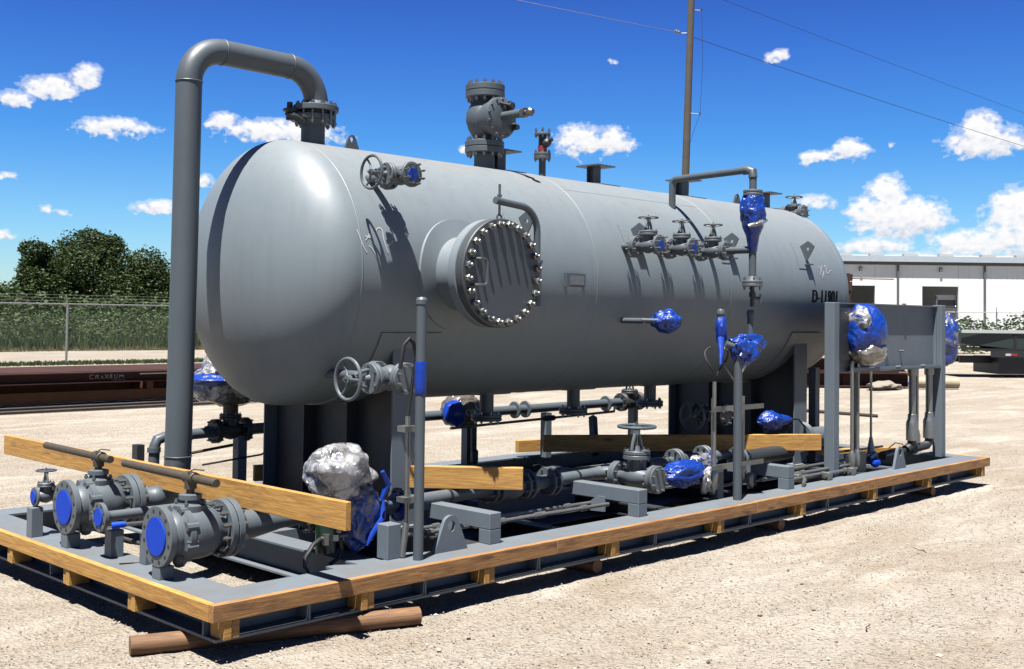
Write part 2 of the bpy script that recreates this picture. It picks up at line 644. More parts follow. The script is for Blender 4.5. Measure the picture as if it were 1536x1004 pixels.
def single(name, label, cat, mb, m_, loc=None, group=None, kind=None, smooth=35):
    loc = Vector(loc) if loc is not None else sum(mb.v, Vector()) / len(mb.v)
    me = build(name, mb, m_, loc, smooth)
    o = bpy.data.objects.new(name, me)
    COL.objects.link(o)
    o.location = loc
    if kind:
        o['kind'] = kind
        if label:
            o['label'] = label
        if cat and kind != 'structure':
            o['category'] = cat
    else:
        o['label'] = label
        o['category'] = cat
    if group:
        o['group'] = group
    return o


def copy_thing(src, loc, label, group=None, rot=None):
    r = src.copy()
    COL.objects.link(r)
    r.location = loc
    if rot:
        r.rotation_euler = rot
    r['label'] = label
    if group:
        r['group'] = group
    ROOT[r.name] = ROOT[src.name]

    def rec(a, b):
        for ch in list(a.children):
            c = ch.copy()
            COL.objects.link(c)
            c.parent = b
            rec(ch, c)
    rec(src, r)
    return r


def arc(c, a0, a1, r, X, Y, n=8):
    c, X, Y = Vector(c), Vector(X), Vector(Y)
    return [c + X * (r * math.cos(a0 + (a1 - a0) * i / n)) + Y * (r * math.sin(a0 + (a1 - a0) * i / n)) for i in range(n + 1)]


def ibeam(a, b, w, h, tf, tw, up=(0, 0, 1)):
    """wide-flange beam from a to b; a,b are the centre of its bottom"""
    a, b = Vector(a), Vector(b)
    z = (b - a).normalized()
    U = Vector(up)
    S = U.cross(z).normalized()
    mb = MB()
    q = [(-w / 2, 0), (w / 2, 0), (w / 2, tf), (tw / 2, tf), (tw / 2, h - tf), (w / 2, h - tf), (w / 2, h), (-w / 2, h), (-w / 2, h - tf), (-tw / 2, h - tf), (-tw / 2, tf), (-w / 2, tf)]
    vs = [a + S * x + U * y for x, y in q] + [b + S * x + U * y for x, y in q]
    n = 12
    fs = [(i, (i + 1) % n, n + (i + 1) % n, n + i) for i in range(n)]
    for o_ in (0, n):
        quads = [(0, 1, 2, 11), (11, 2, 3, 10), (10, 3, 4, 9), (9, 4, 5, 8), (8, 5, 6, 7)]
        for qd in quads:
            f = tuple(o_ + k for k in qd)
            fs.append(f[::-1] if o_ == 0 else f)
    mb.add(vs, fs)
    return mb


# ================================================================== SETTING
GZ = -.1


def make_ground():
    def lines(a, b, st, far):
        L = []
        x = a
        while x <= b + 1e-6:
            L.append(x)
            x += st
        s_ = st
        lo, hi = a, b
        pre, post = [], []
        while hi < far:
            s_ *= 1.28
            hi += s_
            lo -= s_
            post.append(hi)
            pre.append(lo)
        return pre[::-1] + L + post
    xs = lines(-3.4, 12.2, .05, 1500)
    ys = lines(-5.0, 4.2, .05, 1500)
    vs, fs = [], []
    nx = len(xs)
    for y in ys:
        for x in xs:
            d = max(0, max(-3.4 - x, x - 12.2), max(-5 - y, y - 4.2))
            k = math.exp(-d / 6)
            z = .016 * noise.noise(Vector((x * 1.1, y * 1.1, 3))) + .010 * noise.noise(Vector((x * 4.3, y * 4.3, 1))) + .006 * noise.noise(Vector((x * 13, y * 13, 8)))
            if y < -.6:
                for y0 in (-1.55, -3.2):
                    q_ = abs(y - (y0 + .05 * x + .4 * noise.noise(Vector((x * .2, y0, 0)))))
                    z -= .012 * max(0, 1 - q_ / .16) * (.6 + .4 * math.sin(x * 40))
            if d > 0:
                z = z * k + (.04 * noise.noise(Vector((x * .15, y * .15, 3))) if d < 60 else 0) * (1 - k)
            vs.append(Vector((x, y, GZ + z - .004)))
    for j in range(len(ys) - 1):
        for i in range(nx - 1):
            a = j * nx + i
            fs.append((a, a + 1, a + nx + 1, a + nx))
    mb = MB()
    mb.v = vs
    mb.f = fs
    single('ground', None, None, mb, GROUND, (0, 0, 0), kind='structure', smooth=180)


make_ground()


def make_stones():
    mb = MB()
    vs, fs = [], []
    n = 0
    while n < 42000:
        x = R_.uniform(-3.2, 13)
        # nearer to the camera there are more stones one can see
        y = R_.uniform(-4.3, 1.2) if R_.random() < .85 else R_.uniform(1.2, 6)
        d = math.hypot(x + 3, y + 5)
        if R_.random() > 2.6 / d:
            continue
        s = R_.choice([.003, .004, .004, .005, .006, .007]) * R_.uniform(.7, 1.5)
        if R_.random() < .006:
            s *= 2.6
        b = len(vs)
        a = R_.uniform(0, 6.28)
        ca, sa = math.cos(a), math.sin(a)
        for (px, py, pz) in ((1, 0, .1), (0, .8, 0), (-1, 0, .1), (0, -.8, 0), (.1, 0, .75), (0, .1, -.6)):
            px *= R_.uniform(.7, 1.2) * s
            py *= R_.uniform(.7, 1.2) * s
            vs.append(Vector((x + px * ca - py * sa, y + px * sa + py * ca, GZ + .002 + .016 * noise.noise(Vector((x * 1.1, y * 1.1, 3))) + pz * s * R_.uniform(.6, 1.1))))
        fs += [(b, b + 1, b + 4), (b + 1, b + 2, b + 4), (b + 2, b + 3, b + 4), (b + 3, b, b + 4), (b + 1, b, b + 5), (b + 2, b + 1, b + 5), (b + 3, b + 2, b + 5), (b, b + 3, b + 5)]
        n += 1
    mb.v = vs
    mb.f = fs

    def f(t, b):
        g = t.new('ShaderNodeNewGeometry').outputs['Random Per Island']
        t.put(b.inputs['Base Color'], t.ramp(g, [(0, (0.0636, 0.0496, 0.0356)), (.25, (0.1464, 0.1196, 0.0878)), (.75, (0.2164, 0.1909, 0.1527)), (1, (0.2800, 0.2609, 0.2323))]))
        b.inputs['Roughness'].default_value = .9
    single('gravel', 'pale loose gravel and pebbles scattered over the sandy yard', 'gravel', mb, mat('loose pebbles', f), (0, 0, GZ), kind='stuff', smooth=0)
    # dead twigs
    k = 0
    for (x, y, l, a) in ((2.9, -1.9, .14, .3), (5.2, -1.2, .2, 1.1), (1.6, -2.6, .1, 2.), (7.4, -2.2, .18, .2)):
        mb = MB()
        pts = [Vector((x + math.cos(a) * l * i / 4 + R_.uniform(-.01, .01), y + math.sin(a) * l * i / 4 + R_.uniform(-.012, .012), GZ + .012 + .006 * (i % 2))) for i in range(5)]
        mb.tube(pts, [.004, .0035, .003, .0025, .0015], 5)
        lb = ['short dead twig on the gravel in front of the skid middle', 'long dead twig lying on the sand before the right half of the skid', 'tiny dead twig on the gravel nearest the camera', 'dead twig on bare sand out in front of the control panel'][k]
        single('twig', lb, 'twig', mb, BARK)
        k += 1


make_stones()

# field beyond the gravel lane
mb = MB()
N_ = 40
vs, fs = [], []
for j in range(N_ + 1):
    for i in range(N_ + 1):
        x = -60 + 260 * i / N_
        y = 45.4 + 130 * j / N_
        vs.append(Vector((x, y, GZ + .03 + (.25 * noise.noise(Vector((x * .1, y * .1, 0))) + .3 if j else 0))))
for j in range(N_):
    for i in range(N_):
        a = j * (N_ + 1) + i
        fs.append((a, a + 1, a + N_ + 2, a + N_ + 1))
mb.v, mb.f = vs, fs
single('field', None, None, mb, mat('field soil', lambda t, b: (t.put(b.inputs['Base Color'], t.mix(t.noise(t.new('ShaderNodeNewGeometry').outputs['Position'], .4), (.03, .045, .014), (.07, .08, .03))),)), (0, 0, 0), kind='structure')


def blades(name, label, n, fx, fy, fh, w, m_, cat='weeds', zb=GZ):
    vs, fs = [], []
    for _ in range(n):
        x = fx()
        y = fy()
        h = fh(x, y)
        a = R_.uniform(0, 3.14)
        dx, dy = math.cos(a) * w, math.sin(a) * w
        lx, ly = R_.uniform(-.35, .35) * h, R_.uniform(-.35, .35) * h
        b = len(vs)
        vs += [Vector((x - dx, y - dy, zb)), Vector((x + dx, y + dy, zb)), Vector((x + lx * .4 + dx * .8, y + ly * .4 + dy * .8, zb + h * .6)), Vector((x + lx, y + ly, zb + h)), Vector((x + lx * .4 - dx * .8, y + ly * .4 - dy * .8, zb + h * .6))]
        fs.append((b, b + 1, b + 2, b + 3, b + 4))
    mb = MB()
    mb.v, mb.f = vs, fs
    return single(name, label, cat, mb, m_, (0, 0, 0), kind='stuff', smooth=0)


blades('weeds', 'tall green weeds growing beyond the gravel lane', 45000, lambda: R_.uniform(6, 48), lambda: 45.8 + 22 * R_.random() ** 1.3,
       lambda x, y: R_.uniform(.2, .65) * (1 + .05 * (y - 46)) * (1.1 + .6 * noise.noise(Vector((x * .3, y * .3, 0)))), .03, GRASS)
blades('dry_grass', 'dry yellow grass fringe along the far edge of the lane', 3500, lambda: R_.uniform(6, 48), lambda: R_.uniform(45.1, 46.0), lambda x, y: R_.uniform(.08, .3), .02, GRASSD)
blades('verge_grass', 'low green grass verge between the fence and the lane', 9000, lambda: R_.uniform(4, 32), lambda: R_.uniform(31.6, 33.5), lambda x, y: R_.uniform(.03, .13), .025, GRASS)


def brush(name, label, cat, items, m_, leaf=.16, group=None, kind=None):
    """foliage made of many small leaf clumps; items = (centre, radii, number)"""
    vs, fs = [], []
    for c, rr, n in items:
        c = Vector(c)
        for _ in range(n):
            while True:
                d = Vector((R_.uniform(-1, 1), R_.uniform(-1, 1), R_.uniform(-1, 1)))
                if .05 < d.length < 1:
                    break
            d = d.normalized() * (d.length ** .45)
            k = 1 + .42 * noise.noise(d * 2.1 + c) + .25 * noise.noise(d * 5 + c)
            p = c + Vector((d.x * rr[0], d.y * rr[1], d.z * rr[2])) * k
            s = leaf * R_.uniform(.5, 1.3)
            a = Vector((R_.gauss(0, 1), R_.gauss(0, 1), R_.gauss(0, 1))).normalized()
            b_ = frame(a)
            u, v = b_[0] * s, b_[1] * s * .6
            k0 = len(vs)
            vs += [p - u, p + v, p + u, p - v]
            fs.append((k0, k0 + 1, k0 + 2, k0 + 3))
    mb = MB()
    mb.v, mb.f = vs, fs
    return mb


# trees: crown of lobes, trunk with limbs
def tree(loc, H, lobes, label, m_=LEAF, leaf=.10, tr=.28):
    t = thing('oak_tree', label, 'tree', loc, 'trees behind the field')
    items = []
    L = Vector(loc)
    tk = MB()
    tk.tube([L + Vector((0, 0, -.2)), L + Vector((.1, 0, H * .2)), L + Vector((0, .1, H * .45))], [tr, tr * .8, tr * .5], 8)
    for (dx, dy, dz, r, rz, n) in lobes:
        c = L + Vector((dx, dy, dz))
        tk.tube([L + Vector((0, .05, H * .22)), (L + Vector((dx * .4, dy * .4, H * .25 + dz * .2))), c], [tr * .5, tr * .3, tr * .08], 6)
        # break every lobe into smaller boughs
        for q in range(7):
            d = Vector((R_.gauss(0, 1), R_.gauss(0, 1), R_.gauss(0, .8))).normalized()
            items.append((c + Vector((d.x * r, d.y * r, d.z * rz)) * .62, (r * .46, r * .46, rz * .42), n // 3))
        items.append((c, (r * .8, r * .8, rz * .8), n // 2))
    part(t, 'crown', brush('', '', '', items, m_, leaf), m_, smooth=0)
    part(t, 'trunk', tk, BARK)
    return t


tree((33.2, 72.5, GZ), 8.3, [(0, 0, 3.0, 3.6, 2.4, 4200), (0, 0, 4.6, 3.4, 2.9, 5200), (-1.8, 2, 4.2, 2.6, 2.6, 2600), (2.6, -1.6, 4.0, 2.8, 2.5, 3600), (.3, .5, 6.4, 2.0, 1.5, 2000), (-1.2, 1, 2.3, 2.6, 1.6, 1600), (3, -2, 2.0, 2.6, 1.5, 1600)],
     'tallest broad dark green tree, in the middle of the row behind the field')
tree((29.2, 72.6, GZ), 7.4, [(0, 0, 2.4, 2.4, 1.8, 2200), (0, 0, 5.5, 1.2, 1.4, 1500), (.5, -.5, 3.6, 1.9, 1.8, 2200), (-.8, .6, 2.6, 1.9, 1.6, 1500), (-1.6, 1.2, 1.6, 1.8, 1.2, 1200)],
     'narrow upright tree on the left shoulder of the tallest one', tr=.2)
tree((38.8, 72.6, GZ), 6.6, [(0, 0, 2.3, 3.0, 1.9, 2600), (0, 0, 3.9, 2.6, 2.2, 3600), (2.2, -1.6, 3.5, 2.0, 1.9, 2200), (-1.4, 1, 2.4, 2.2, 1.6, 1600), (3.2, -2.6, 2.2, 2.0, 1.5, 1500)],
     'rounded tree on the right of the row, beside the tall grey riser pipe')
tree((43.6, 68.8, GZ), 6.3, [(0, 0, 4.0, 2.2, 2.0, 2400), (1.8, -1.5, 3.0, 2.0, 1.8, 2000)],
     'tree mostly hidden behind the tall grey riser pipe')
tree((26.9, 81.0, GZ), 5.6, [(0, 0, 3.9, 1.9, 1.7, 1900), (1.8, -1.0, 2.6, 1.8, 1.5, 1300), (-2.5, 1.6, 3.2, 2.0, 1.8, 1500)],
     'low dark tree cut by the left edge of the photo')
its = []
for i in range(120):
    y = 47.5 + 14 * R_.random()
    x = R_.uniform(9, 44)
    h = .5 + (y - 47.5) * .075 + R_.uniform(-.15, .25)
    its.append(((x, y, h * .55), (1.5, 1.0, h), 330))
single('undergrowth', 'leafy green undergrowth between the weeds and the brush', 'undergrowth', brush('', '', '', its, GRASS, .075), GRASS, (0, 0, 0), kind='stuff', smooth=0)
its = []
for i in range(26):
    x = 22 + i * 1.05
    its.append(((x, 71 - (x - 22) * .35 + R_.uniform(-2, 2), 1.1 + R_.uniform(-.3, .5)), (2.0, 1.5, 1.7), 620))
for i in range(14):
    x = 19 + i * 1.9
    its.append(((x, 62 + R_.uniform(-2, 2), .9), (1.6, 1.2, .9), 300))
single('brush', 'dense green brush below the row of trees', 'brush', brush('', '', '', its, LEAF2, .14), LEAF2, (0, 0, 0), kind='stuff', smooth=0)
its = []
for i in range(16):
    its.append(((60 + i * 1.35, 24.5 - i * 1.25 + R_.uniform(-.8, .8), 1.0 + R_.uniform(-.1, .15)), (1.7, 1.5, 1.05), 620))
single('brush', 'scrubby green bushes behind the right-hand fence', 'brush', brush('', '', '', its, LEAF2, .12), LEAF2, (0, 0, 0), kind='stuff', smooth=0)


# ------------------------------------------------------------------ fences
def fence(name, label, p0, dirv, spacing, n, H, arm, r=.03, mesh=.075):
    p0 = Vector(p0)
    d = Vector(dirv).normalized()
    nrm = Vector((-d.y, d.x, 0))
    t = thing(name, label, 'fence', p0)
    up = Vector((0, 0, 1))
    for i in range(n):
        p = p0 + d * spacing * i
        f = part(t, 'post', MB().cyl(p, p + up * H, r, seg=10), CLEARY)
        part(f, 'barb_arm', MB().tube([p + up * H, p + up * (H + .28) - nrm * arm + d * -.06], .018, 6), CLEARY)
    e = p0 + d * spacing * (n - 1)
    part(t, 'top_rail', MB().cyl(p0 + up * (H - .03), e + up * (H - .03), .022, seg=8), CLEARY)
    mb = MB()
    L = spacing * (n - 1)
    h = H - .08
    w = .0018
    k = -h
    off = nrm * .03
    while k < L:
        for sgn in (1, -1):
            a0, a1 = k, k + h
            z0, z1 = 0., h
            if a0 < 0:
                z0 = -a0
                a0 = 0
            if a1 > L:
                z1 = h - (a1 - L)
                a1 = L
            if z1 <= z0:
                continue
            if sgn == 1:
                q0 = p0 + d * a0 + up * (z0 + .03) + off
                q1 = p0 + d * a1 + up * (z1 + .03) + off
            else:
                q0 = p0 + d * a0 + up * (h - z0 + .03) + off * 1.15
                q1 = p0 + d * a1 + up * (h - z1 + .03) + off * 1.15
            s_ = (q1 - q0).normalized()
            v = s_.cross(nrm).normalized() * w
            mb.add([q0 - v, q1 - v, q1 + v, q0 + v], [(0, 1, 2, 3)])
        k += mesh
    part(t, 'chain_link_mesh', mb, MESHM, kind='stuff', smooth=0)
    for j in range(3):
        q = up * (H + .07 + .1 * j) - nrm * arm * (.25 + .35 * j)
        part(t, 'barbed_wire', MB().cyl(p0 + q, e + q, .0028, seg=4), MESHM)
    return t


fence('chain_link_fence', 'galvanised chain link fence with barbed wire in front of the gravel lane', (1.3, 32.3, GZ), (1, 0, 0), 4.1, 9, 2.04, .02, .038)
fence('chain_link_fence', 'chain link fence with slanted barb arms in front of the white warehouse', (54.2, 24.2, GZ), (.42, -.72, 0), 2.0, 9, 2.35, .35, .035, .12)

# ------------------------------------------------------------------ steel pile on the left
t = thing('steel_beam', 'long rusty steel beam at the front of the pile, chalk marks on its web', 'steel beam', (4.5, 14.5, .38), 'rusty beams stacked along the fence')
part(t, 'profile', ibeam((-6, 14.52, .38), (13, 14.52, .38), .24, .19, .016, .012), RUST)


def text_mesh(body, size, ext=.0, bold=0.):
    cu = bpy.data.curves.new('tmp', 'FONT')
    cu.body = body
    cu.size = size
    cu.resolution_u = 3
    cu.extrude = ext
    cu.offset = bold
    o = bpy.data.objects.new('tmp', cu)
    COL.objects.link(o)
    dg = bpy.context.evaluated_depsgraph_get()
    dg.update()
    me = bpy.data.meshes.new_from_object(o.evaluated_get(dg))
    vs = [v.co.copy() for v in me.vertices]
    fs = [tuple(p.vertices) for p in me.polygons]
    bpy.data.objects.remove(o)
    bpy.data.curves.remove(cu)
    bpy.data.meshes.remove(me)
    return vs, fs


def stroke(mb, pts, w, fn, n=2):
    """flat brush stroke through 2-D points, placed on a surface by fn(u,v)"""
    P = [Vector(p) for p in pts]
    for _ in range(n):
        Q = [P[0]]
        for a, b in zip(P, P[1:]):
            Q += [a * .75 + b * .25, a * .25 + b * .75]
        P = Q + [P[-1]]
    vs = []
    for i, p in enumerate(P):
        d = P[min(i + 1, len(P) - 1)] - P[max(i - 1, 0)]
        if d.length < 1e-7:
            d = Vector((1, 0))
        d.normalize()
        nn = Vector((-d.y, d.x)) * w
        vs += [fn(*(p + nn)), fn(*(p - nn))]
    mb.add(vs, [(2 * i, 2 * i + 1, 2 * i + 3, 2 * i + 2) for i in range(len(P) - 1)])


mb = MB()
fn = lambda u, v: Vector((6.12 + u, 14.5105, .445 + v))
H_ = .085
for ox, sts in ((0, [[(.06, .07), (.0, .075), (-.01, .01), (.06, .0)]]), (.10, [[(0, 0), (.0, .06), (.05, .07), (.045, .035), (0, .03)], [(.02, .035), (.06, 0)]]), (.2, [[(0, 0), (.02, .06), (.045, 0)]]),
                (.27, [[(0, 0), (.07, .075)], [(.0, .075), (.07, 0)]]), (.37, [[(0, 0), (0, .08), (.05, .07), (.0, .04), (.05, .02), (0, 0)]]), (.45, [[(0, .07), (0, .0), (.05, 0), (.055, .07)]]), (.54, [[(0, 0), (.01, .075), (.04, .02), (.07, .08), (.08, 0)]])):
    for st in sts:
        stroke(mb, [(ox + a, b) for a, b in st], .0045, fn)
stroke(mb, [(.4, -.03), (.5, -.025), (.66, -.03)], .003, fn)
part(t, 'chalk_marking', mb, WHITE)
labs = ['second beam from the front in the top layer of the rusty pile', 'third beam from the front in the top layer of the rusty pile', 'fourth beam from the front in the top layer of the rusty pile', 'fifth beam from the front in the top layer of the rusty pile', 'rearmost beam in the top layer of the rusty pile, nearest the fence']
for i in range(5):
    y = 14.52 + .44 * (i + 1)
    s0 = thing('steel_beam', labs[i], 'steel beam', (4.5, y, .38), 'rusty beams stacked along the fence')
    part(s0, 'profile', ibeam((-6 - .3 * (i % 3), y, .382), (12.7 + .25 * (i % 4), y, .382), .41, .19, .016, .012), RUST)
single('steel_plate', 'reddish steel plate edge resting on the flange of the front beam', 'steel plate', MB().box((7.0, 14.36, .512), (11.5, 14.399, .53)), RUSTL)
for i in range(4):
    y = 14.56 + .6 * i
    s0 = thing('steel_channel', ['brown steel channel under the front of the rusty pile', 'second brown steel channel under the rusty pile', 'third brown steel channel under the rusty pile', 'rearmost brown steel channel under the rusty pile'][i], 'steel channel', (4.5, y, .05), 'brown channels under the beam pile')
    part(s0, 'profile', ibeam((-6, y, .06), (12.4, y, .06), .12, .18 if i == 0 else .31, .02, .10), RUSTB)
for i, x in enumerate((-3.5, .5, 3.8, 7.2, 10.6)):
    single('timber_bearer', ['first', 'second', 'third', 'fourth', 'fifth'][i] + ' timber bearer from the left between the beam layers', 'timber', MB().box((x, 14.5, .243), (x + .12, 17, .378)), RUSTB, group='bearers in the beam pile')
for i, (y, z, lb) in enumerate(((14.30, -.045, 'pale rusty flat bar lying on the ground nearest the camera before the beam pile'), (14.42, .0, 'pale rusty flat bar lying right against the foot of the beam pile'))):
    single('flat_bar', lb, 'flat bar', ibeam((-6, y, z - .05), (12.8, y, z - .05), .05, .055, .012, .01), RUSTL, group='flat bars below the beam pile')

# ------------------------------------------------------------------ utility pole and lines
t = thing('utility_pole', 'tall wooden utility pole rising behind the tank', 'utility pole', (34.5, 22.65, GZ))
part(t, 'pole', MB().tube([(34.5, 22.65, GZ - .1), (34.47, 22.38, 7.5), (34.43, 22.13, 14.5), (34.42, 22.02, 18)], [.18, .155, .135, .125], 14), simple('grey weathered pole wood', (.135, .115, .09), .9, 0, .45, 3, .6))
q = part(t, 'insulator_bracket', MB().tube([(34.45, 22.2, 13.2), (34.2, 22.43, 13.18)], .02, 6), DZINC)
part(t, 'insulator', MB().lathe([(.04, 0), (.075, .02), (.05, .06), (.08, .1), (.05, .15), (.08, .19), (.04, .24)], (33.98, 22.63, 13.28), (.7, -.7, -.35), 10), simple('grey porcelain', (.33, .33, .33), .3))
for z, l in ((14.15, .45), (9.95, .42)):
    part(t, 'standoff_bracket', MB().tube([(34.45, 22.2, z), (34.45 + .7 * l, 22.2 - .71 * l, z - .03)], .015, 6).box((34.45 + .7 * l - .03, 22.2 - .71 * l - .03, z - .07), (34.45 + .7 * l + .03, 22.2 - .71 * l + .03, z + .03)), DZINC)
part(t, 'ground_wire', MB().tube([(34.78, 21.86, 14.0), (34.82, 21.83, 12.0), (34.76, 21.9, 9.95), (34.6, 22.1, 9.2), (34.52, 22.3, 8.5)], .008, 5), BLACK)


def wire(label, pts):
    P = []
    a, b = Vector(pts[0]), Vector(pts[1])
    sag = pts[2]
    for i in range(25):
        u = i / 24
        p = a.lerp(b, u)
        p.z -= 4 * sag * u * (1 - u)
        P.append(p)
    single('power_line', label, 'power line', MB().tube(P, .012, 5), BLACK, group='overhead lines')


wire('overhead line running from the pole up to the left edge of the sky', ((34.2, 22.45, 13.2), (12, 46, 20.5), .3))
wire('overhead line running from the pole down to the right edge of the photo', ((34.3, 22.3, 13.12), (84, 13.2, 9.3), .35))
wire('thin upper overhead line crossing the top right corner of the sky', ((30, 30.9, 19.6), (112, 22.1, 14.6), .2))

# ------------------------------------------------------------------ warehouse
BO = Vector((80.0, 46.1, GZ))
BX = Vector((.7034, -.7108, 0))
BN = Vector((-.7108, -.7034, 0))   # towards the camera
M_b = Matrix((((BX.x, -BN.x, 0, BO.x)), ((BX.y, -BN.y, 0, BO.y)), (0, 0, 1, BO.z), (0, 0, 0, 1)))


def bpos(px):
    return (px - 1204) * .0555


t = thing('warehouse', 'long white metal warehouse with two dark open doorways behind the fence', 'warehouse', BO)


def wallmat(t_, b):
    co = t_.new('ShaderNodeNewGeometry').outputs['Position']
    n = t_.noise(co, .5, 4)
    t_.put(b.inputs['Base Color'], t_.mix(n, (.44, .465, .46), (.52, .54, .53)))
    b.inputs['Roughness'].default_value = .5


WALLM = mat('white corrugated sheet', wallmat)
ROOFM = simple('galvalume roof sheet', (.95, 1.05, 1.12), .4, .4, .1, 2)
INT = simple('unlit interior', (.03, .03, .032), .9)
Hh = 6.85
wl = MB()
edges = [bpos(1150), bpos(1302), bpos(1349), bpos(1420), bpos(1474), bpos(1700)]
for a, b in ((edges[0], edges[1]), (edges[2], edges[3]), (edges[4], edges[5])):
    x = a
    while x < b - .01:       # ribbed sheets, real corrugation
        e = min(x + .45, b)
        wl.box((x + .02, 0, 0), (e - .02, .25, Hh), M_b)
        wl.box((e - .02, .012, 0), (e + .02 if e < b else e, .25, Hh), M_b)
        x = e
for a, b in ((edges[1], edges[2]), (edges[3], edges[4])):
    wl.box((a, 0, 4.8), (b, .25, Hh), M_b)
wl.box((edges[0], 14, 0), (edges[5], 14.2, Hh), M_b)
wl.box((edges[0] - .2, 0, 0), (edges[0], 14.2, Hh), M_b)
part(t, 'wall', wl, WALLM, smooth=0)
part(t, 'floor_slab', MB().box((edges[0], .25, .0), (edges[5], 14, .05), M_b), INT)
part(t, 'roof', MB().add([M_b @ Vector(p) for p in ((edges[0] - .4, -.3, Hh), (edges[5], -.3, Hh), (edges[5], 7, Hh + .95), (edges[0] - .4, 7, Hh + .95), (edges[5], 14.5, Hh), (edges[0] - .4, 14.5, Hh), (edges[0] - .4, 7, Hh - .02), (edges[5], 7, Hh - .02))], [(0, 1, 2, 3), (3, 2, 4, 5), (0, 6, 7, 1), (6, 5, 4, 7), (1, 7, 4, 2), (0, 3, 5, 6)]), ROOFM, smooth=0)
part(t, 'eave_fascia', MB().box((edges[0] - .4, -.42, Hh - .05), (edges[5], -.302, Hh + .42), M_b), ROOFM, smooth=0)
part(t, 'eave_shadow_trim', MB().box((edges[0] - .4, -.30, Hh - .3), (edges[5], -.003, Hh - .02), M_b), simple('grey trim', (.16, .17, .18), .6), smooth=0)
for px in (1272, 1383, 1513, 1643):
    part(t, 'downspout', MB().box((bpos(px) - .08, -.18, 0), (bpos(px) + .08, -.03, Hh - .1), M_b), simple('grey trim', ()), smooth=0)
for px in (1262, 1303, 1351, 1402, 1455, 1518, 1570):
    part(t, 'roof_vent', MB().box((bpos(px) - .6, -.25, Hh + .43), (bpos(px) + .6, .3, Hh + .62), M_b), WHITEP, smooth=0)
for px in (1327, 1447):
    part(t, 'wall_lamp', MB().box((bpos(px) - .1, -.25, 6.0), (bpos(px) + .1, -.002, 6.35), M_b), simple('grey trim', ()), smooth=0)
x0 = bpos(1444)
part(t, 'door_frame', MB().box((x0, .5, 0), (x0 + .12, .7, 4.0), M_b).box((x0, .5, 3.7), (bpos(1474), .7, 4.1), M_b), WHITEP, smooth=0)
part(t, 'inner_door', MB().box((x0 + .12, .55, 0), (bpos(1474), .6, 3.7), M_b), simple('dark roller door', (.09, .095, .10), .5), smooth=0)

# ------------------------------------------------------------------ trailer with its load
TO = Vector((33.6, 11.2, GZ))
M_t = Matrix(((BX.x, -BN.x, 0, TO.x), (BX.y, -BN.y, 0, TO.y), (0, 0, 1, TO.z), (0, 0, 0, 1)))
t = thing('flatbed_trailer', 'black flatbed trailer with red and white side reflectors at the right edge', 'trailer', TO)
part(t, 'deck', MB().box((.9, -1.2, .84), (12, 1.2, .93), M_t), BLACK, smooth=0)
part(t, 'side_rail', MB().box((.9, -1.26, .66), (12, -1.202, .86), M_t), simple('black frame paint', (.02, .02, .022), .5), smooth=0)
part(t, 'chassis_beam', MB().box((.2, -.5, .45), (12, -.4, .66), M_t).box((.2, .4, .45), (12, .5, .66), M_t), BLACK, smooth=0)
for i in range(6):
    q = MB().box((1.35 + i * .62, -1.268, .71), (1.52 + i * .62, -1.262, .78), M_t)
    part(t, 'reflector', q, WHITEP, 'white reflector strip')
    q = MB().box((1.525 + i * .62, -1.268, .71), (1.72 + i * .62, -1.262, .78), M_t)
    part(t, 'reflector', q, RED, 'red reflector strip')
part(t, 'shade_box', MB().box((1.2, -1.1, .12), (2.6, .9, .66), M_t), BLACK, smooth=0)  # added black box, stands for the shade under the deck
for i, x in enumerate((3.2, 4.3, 5.5, 9.5)):
    for y in (-1.0, .8):
        c = M_t @ Vector((x, y, .42))
        w = part(t, 'wheel', MB().lathe([(.2, 0), (.38, .0), (.42, .04), (.42, .18), (.38, .22), (.2, .22)], c, -BN, 20), BLACK)
        part(w, 'rim', MB().lathe([(.02, .03), (.19, .05), (.2, .12)], c, -BN, 14), DZINC)
t = thing('wrapped_load', 'long dark green load with a pale top edge lying on the trailer', 'load', M_t @ Vector((0, 0, .93)))
q = MB()
pl = [(-1.15, .93), (1.15, .93), (1.15, 1.45), (.9, 1.5), (-.9, 1.5), (-1.15, 1.42)]
va = [M_t @ Vector((.0, y * .9, 1.08 + (z - .93) * .70)) for y, z in pl] + [M_t @ Vector((1.6, y, z)) for y, z in pl] + [M_t @ Vector((12, y, z)) for y, z in pl]
fs = []
for k in (0, 6):
    fs += [(k + i, k + (i + 1) % 6, k + 6 + (i + 1) % 6, k + 6 + i) for i in range(6)]
fs += [tuple(range(6))[::-1], tuple(range(12, 18))]
q.add(va, fs)
part(t, 'cover', q, GREENG, smooth=20)
part(t, 'edge_trim', MB().box((0, -1.2, 1.42), (12, -1.12, 1.52), M_t), simple('pale grey trim', (.75, .78, .75), .5), smooth=0)
for x in (1.66, 5.66):
    part(t, 'strap', MB().box((x, -1.17, .93), (x + .08, -1.155, 1.45), M_t), BLACK, smooth=0)
t = thing('tow_bar', 'thin slanted white steel bars standing behind the trailer load', 'steel bar', M_t @ Vector((.5, 1.5, 0)))
for a, b in (((-.2, 1.5, 1.3), (1.15, 1.5, 1.95)), ((1.15, 1.5, 1.95), (1.5, 1.5, 1.5)), ((.2, 1.5, 0), (.2, 1.5, 1.5))):
    part(t, 'bar', MB().cyl(M_t @ Vector(a), M_t @ Vector(b), .025, seg=6), CLEARY)

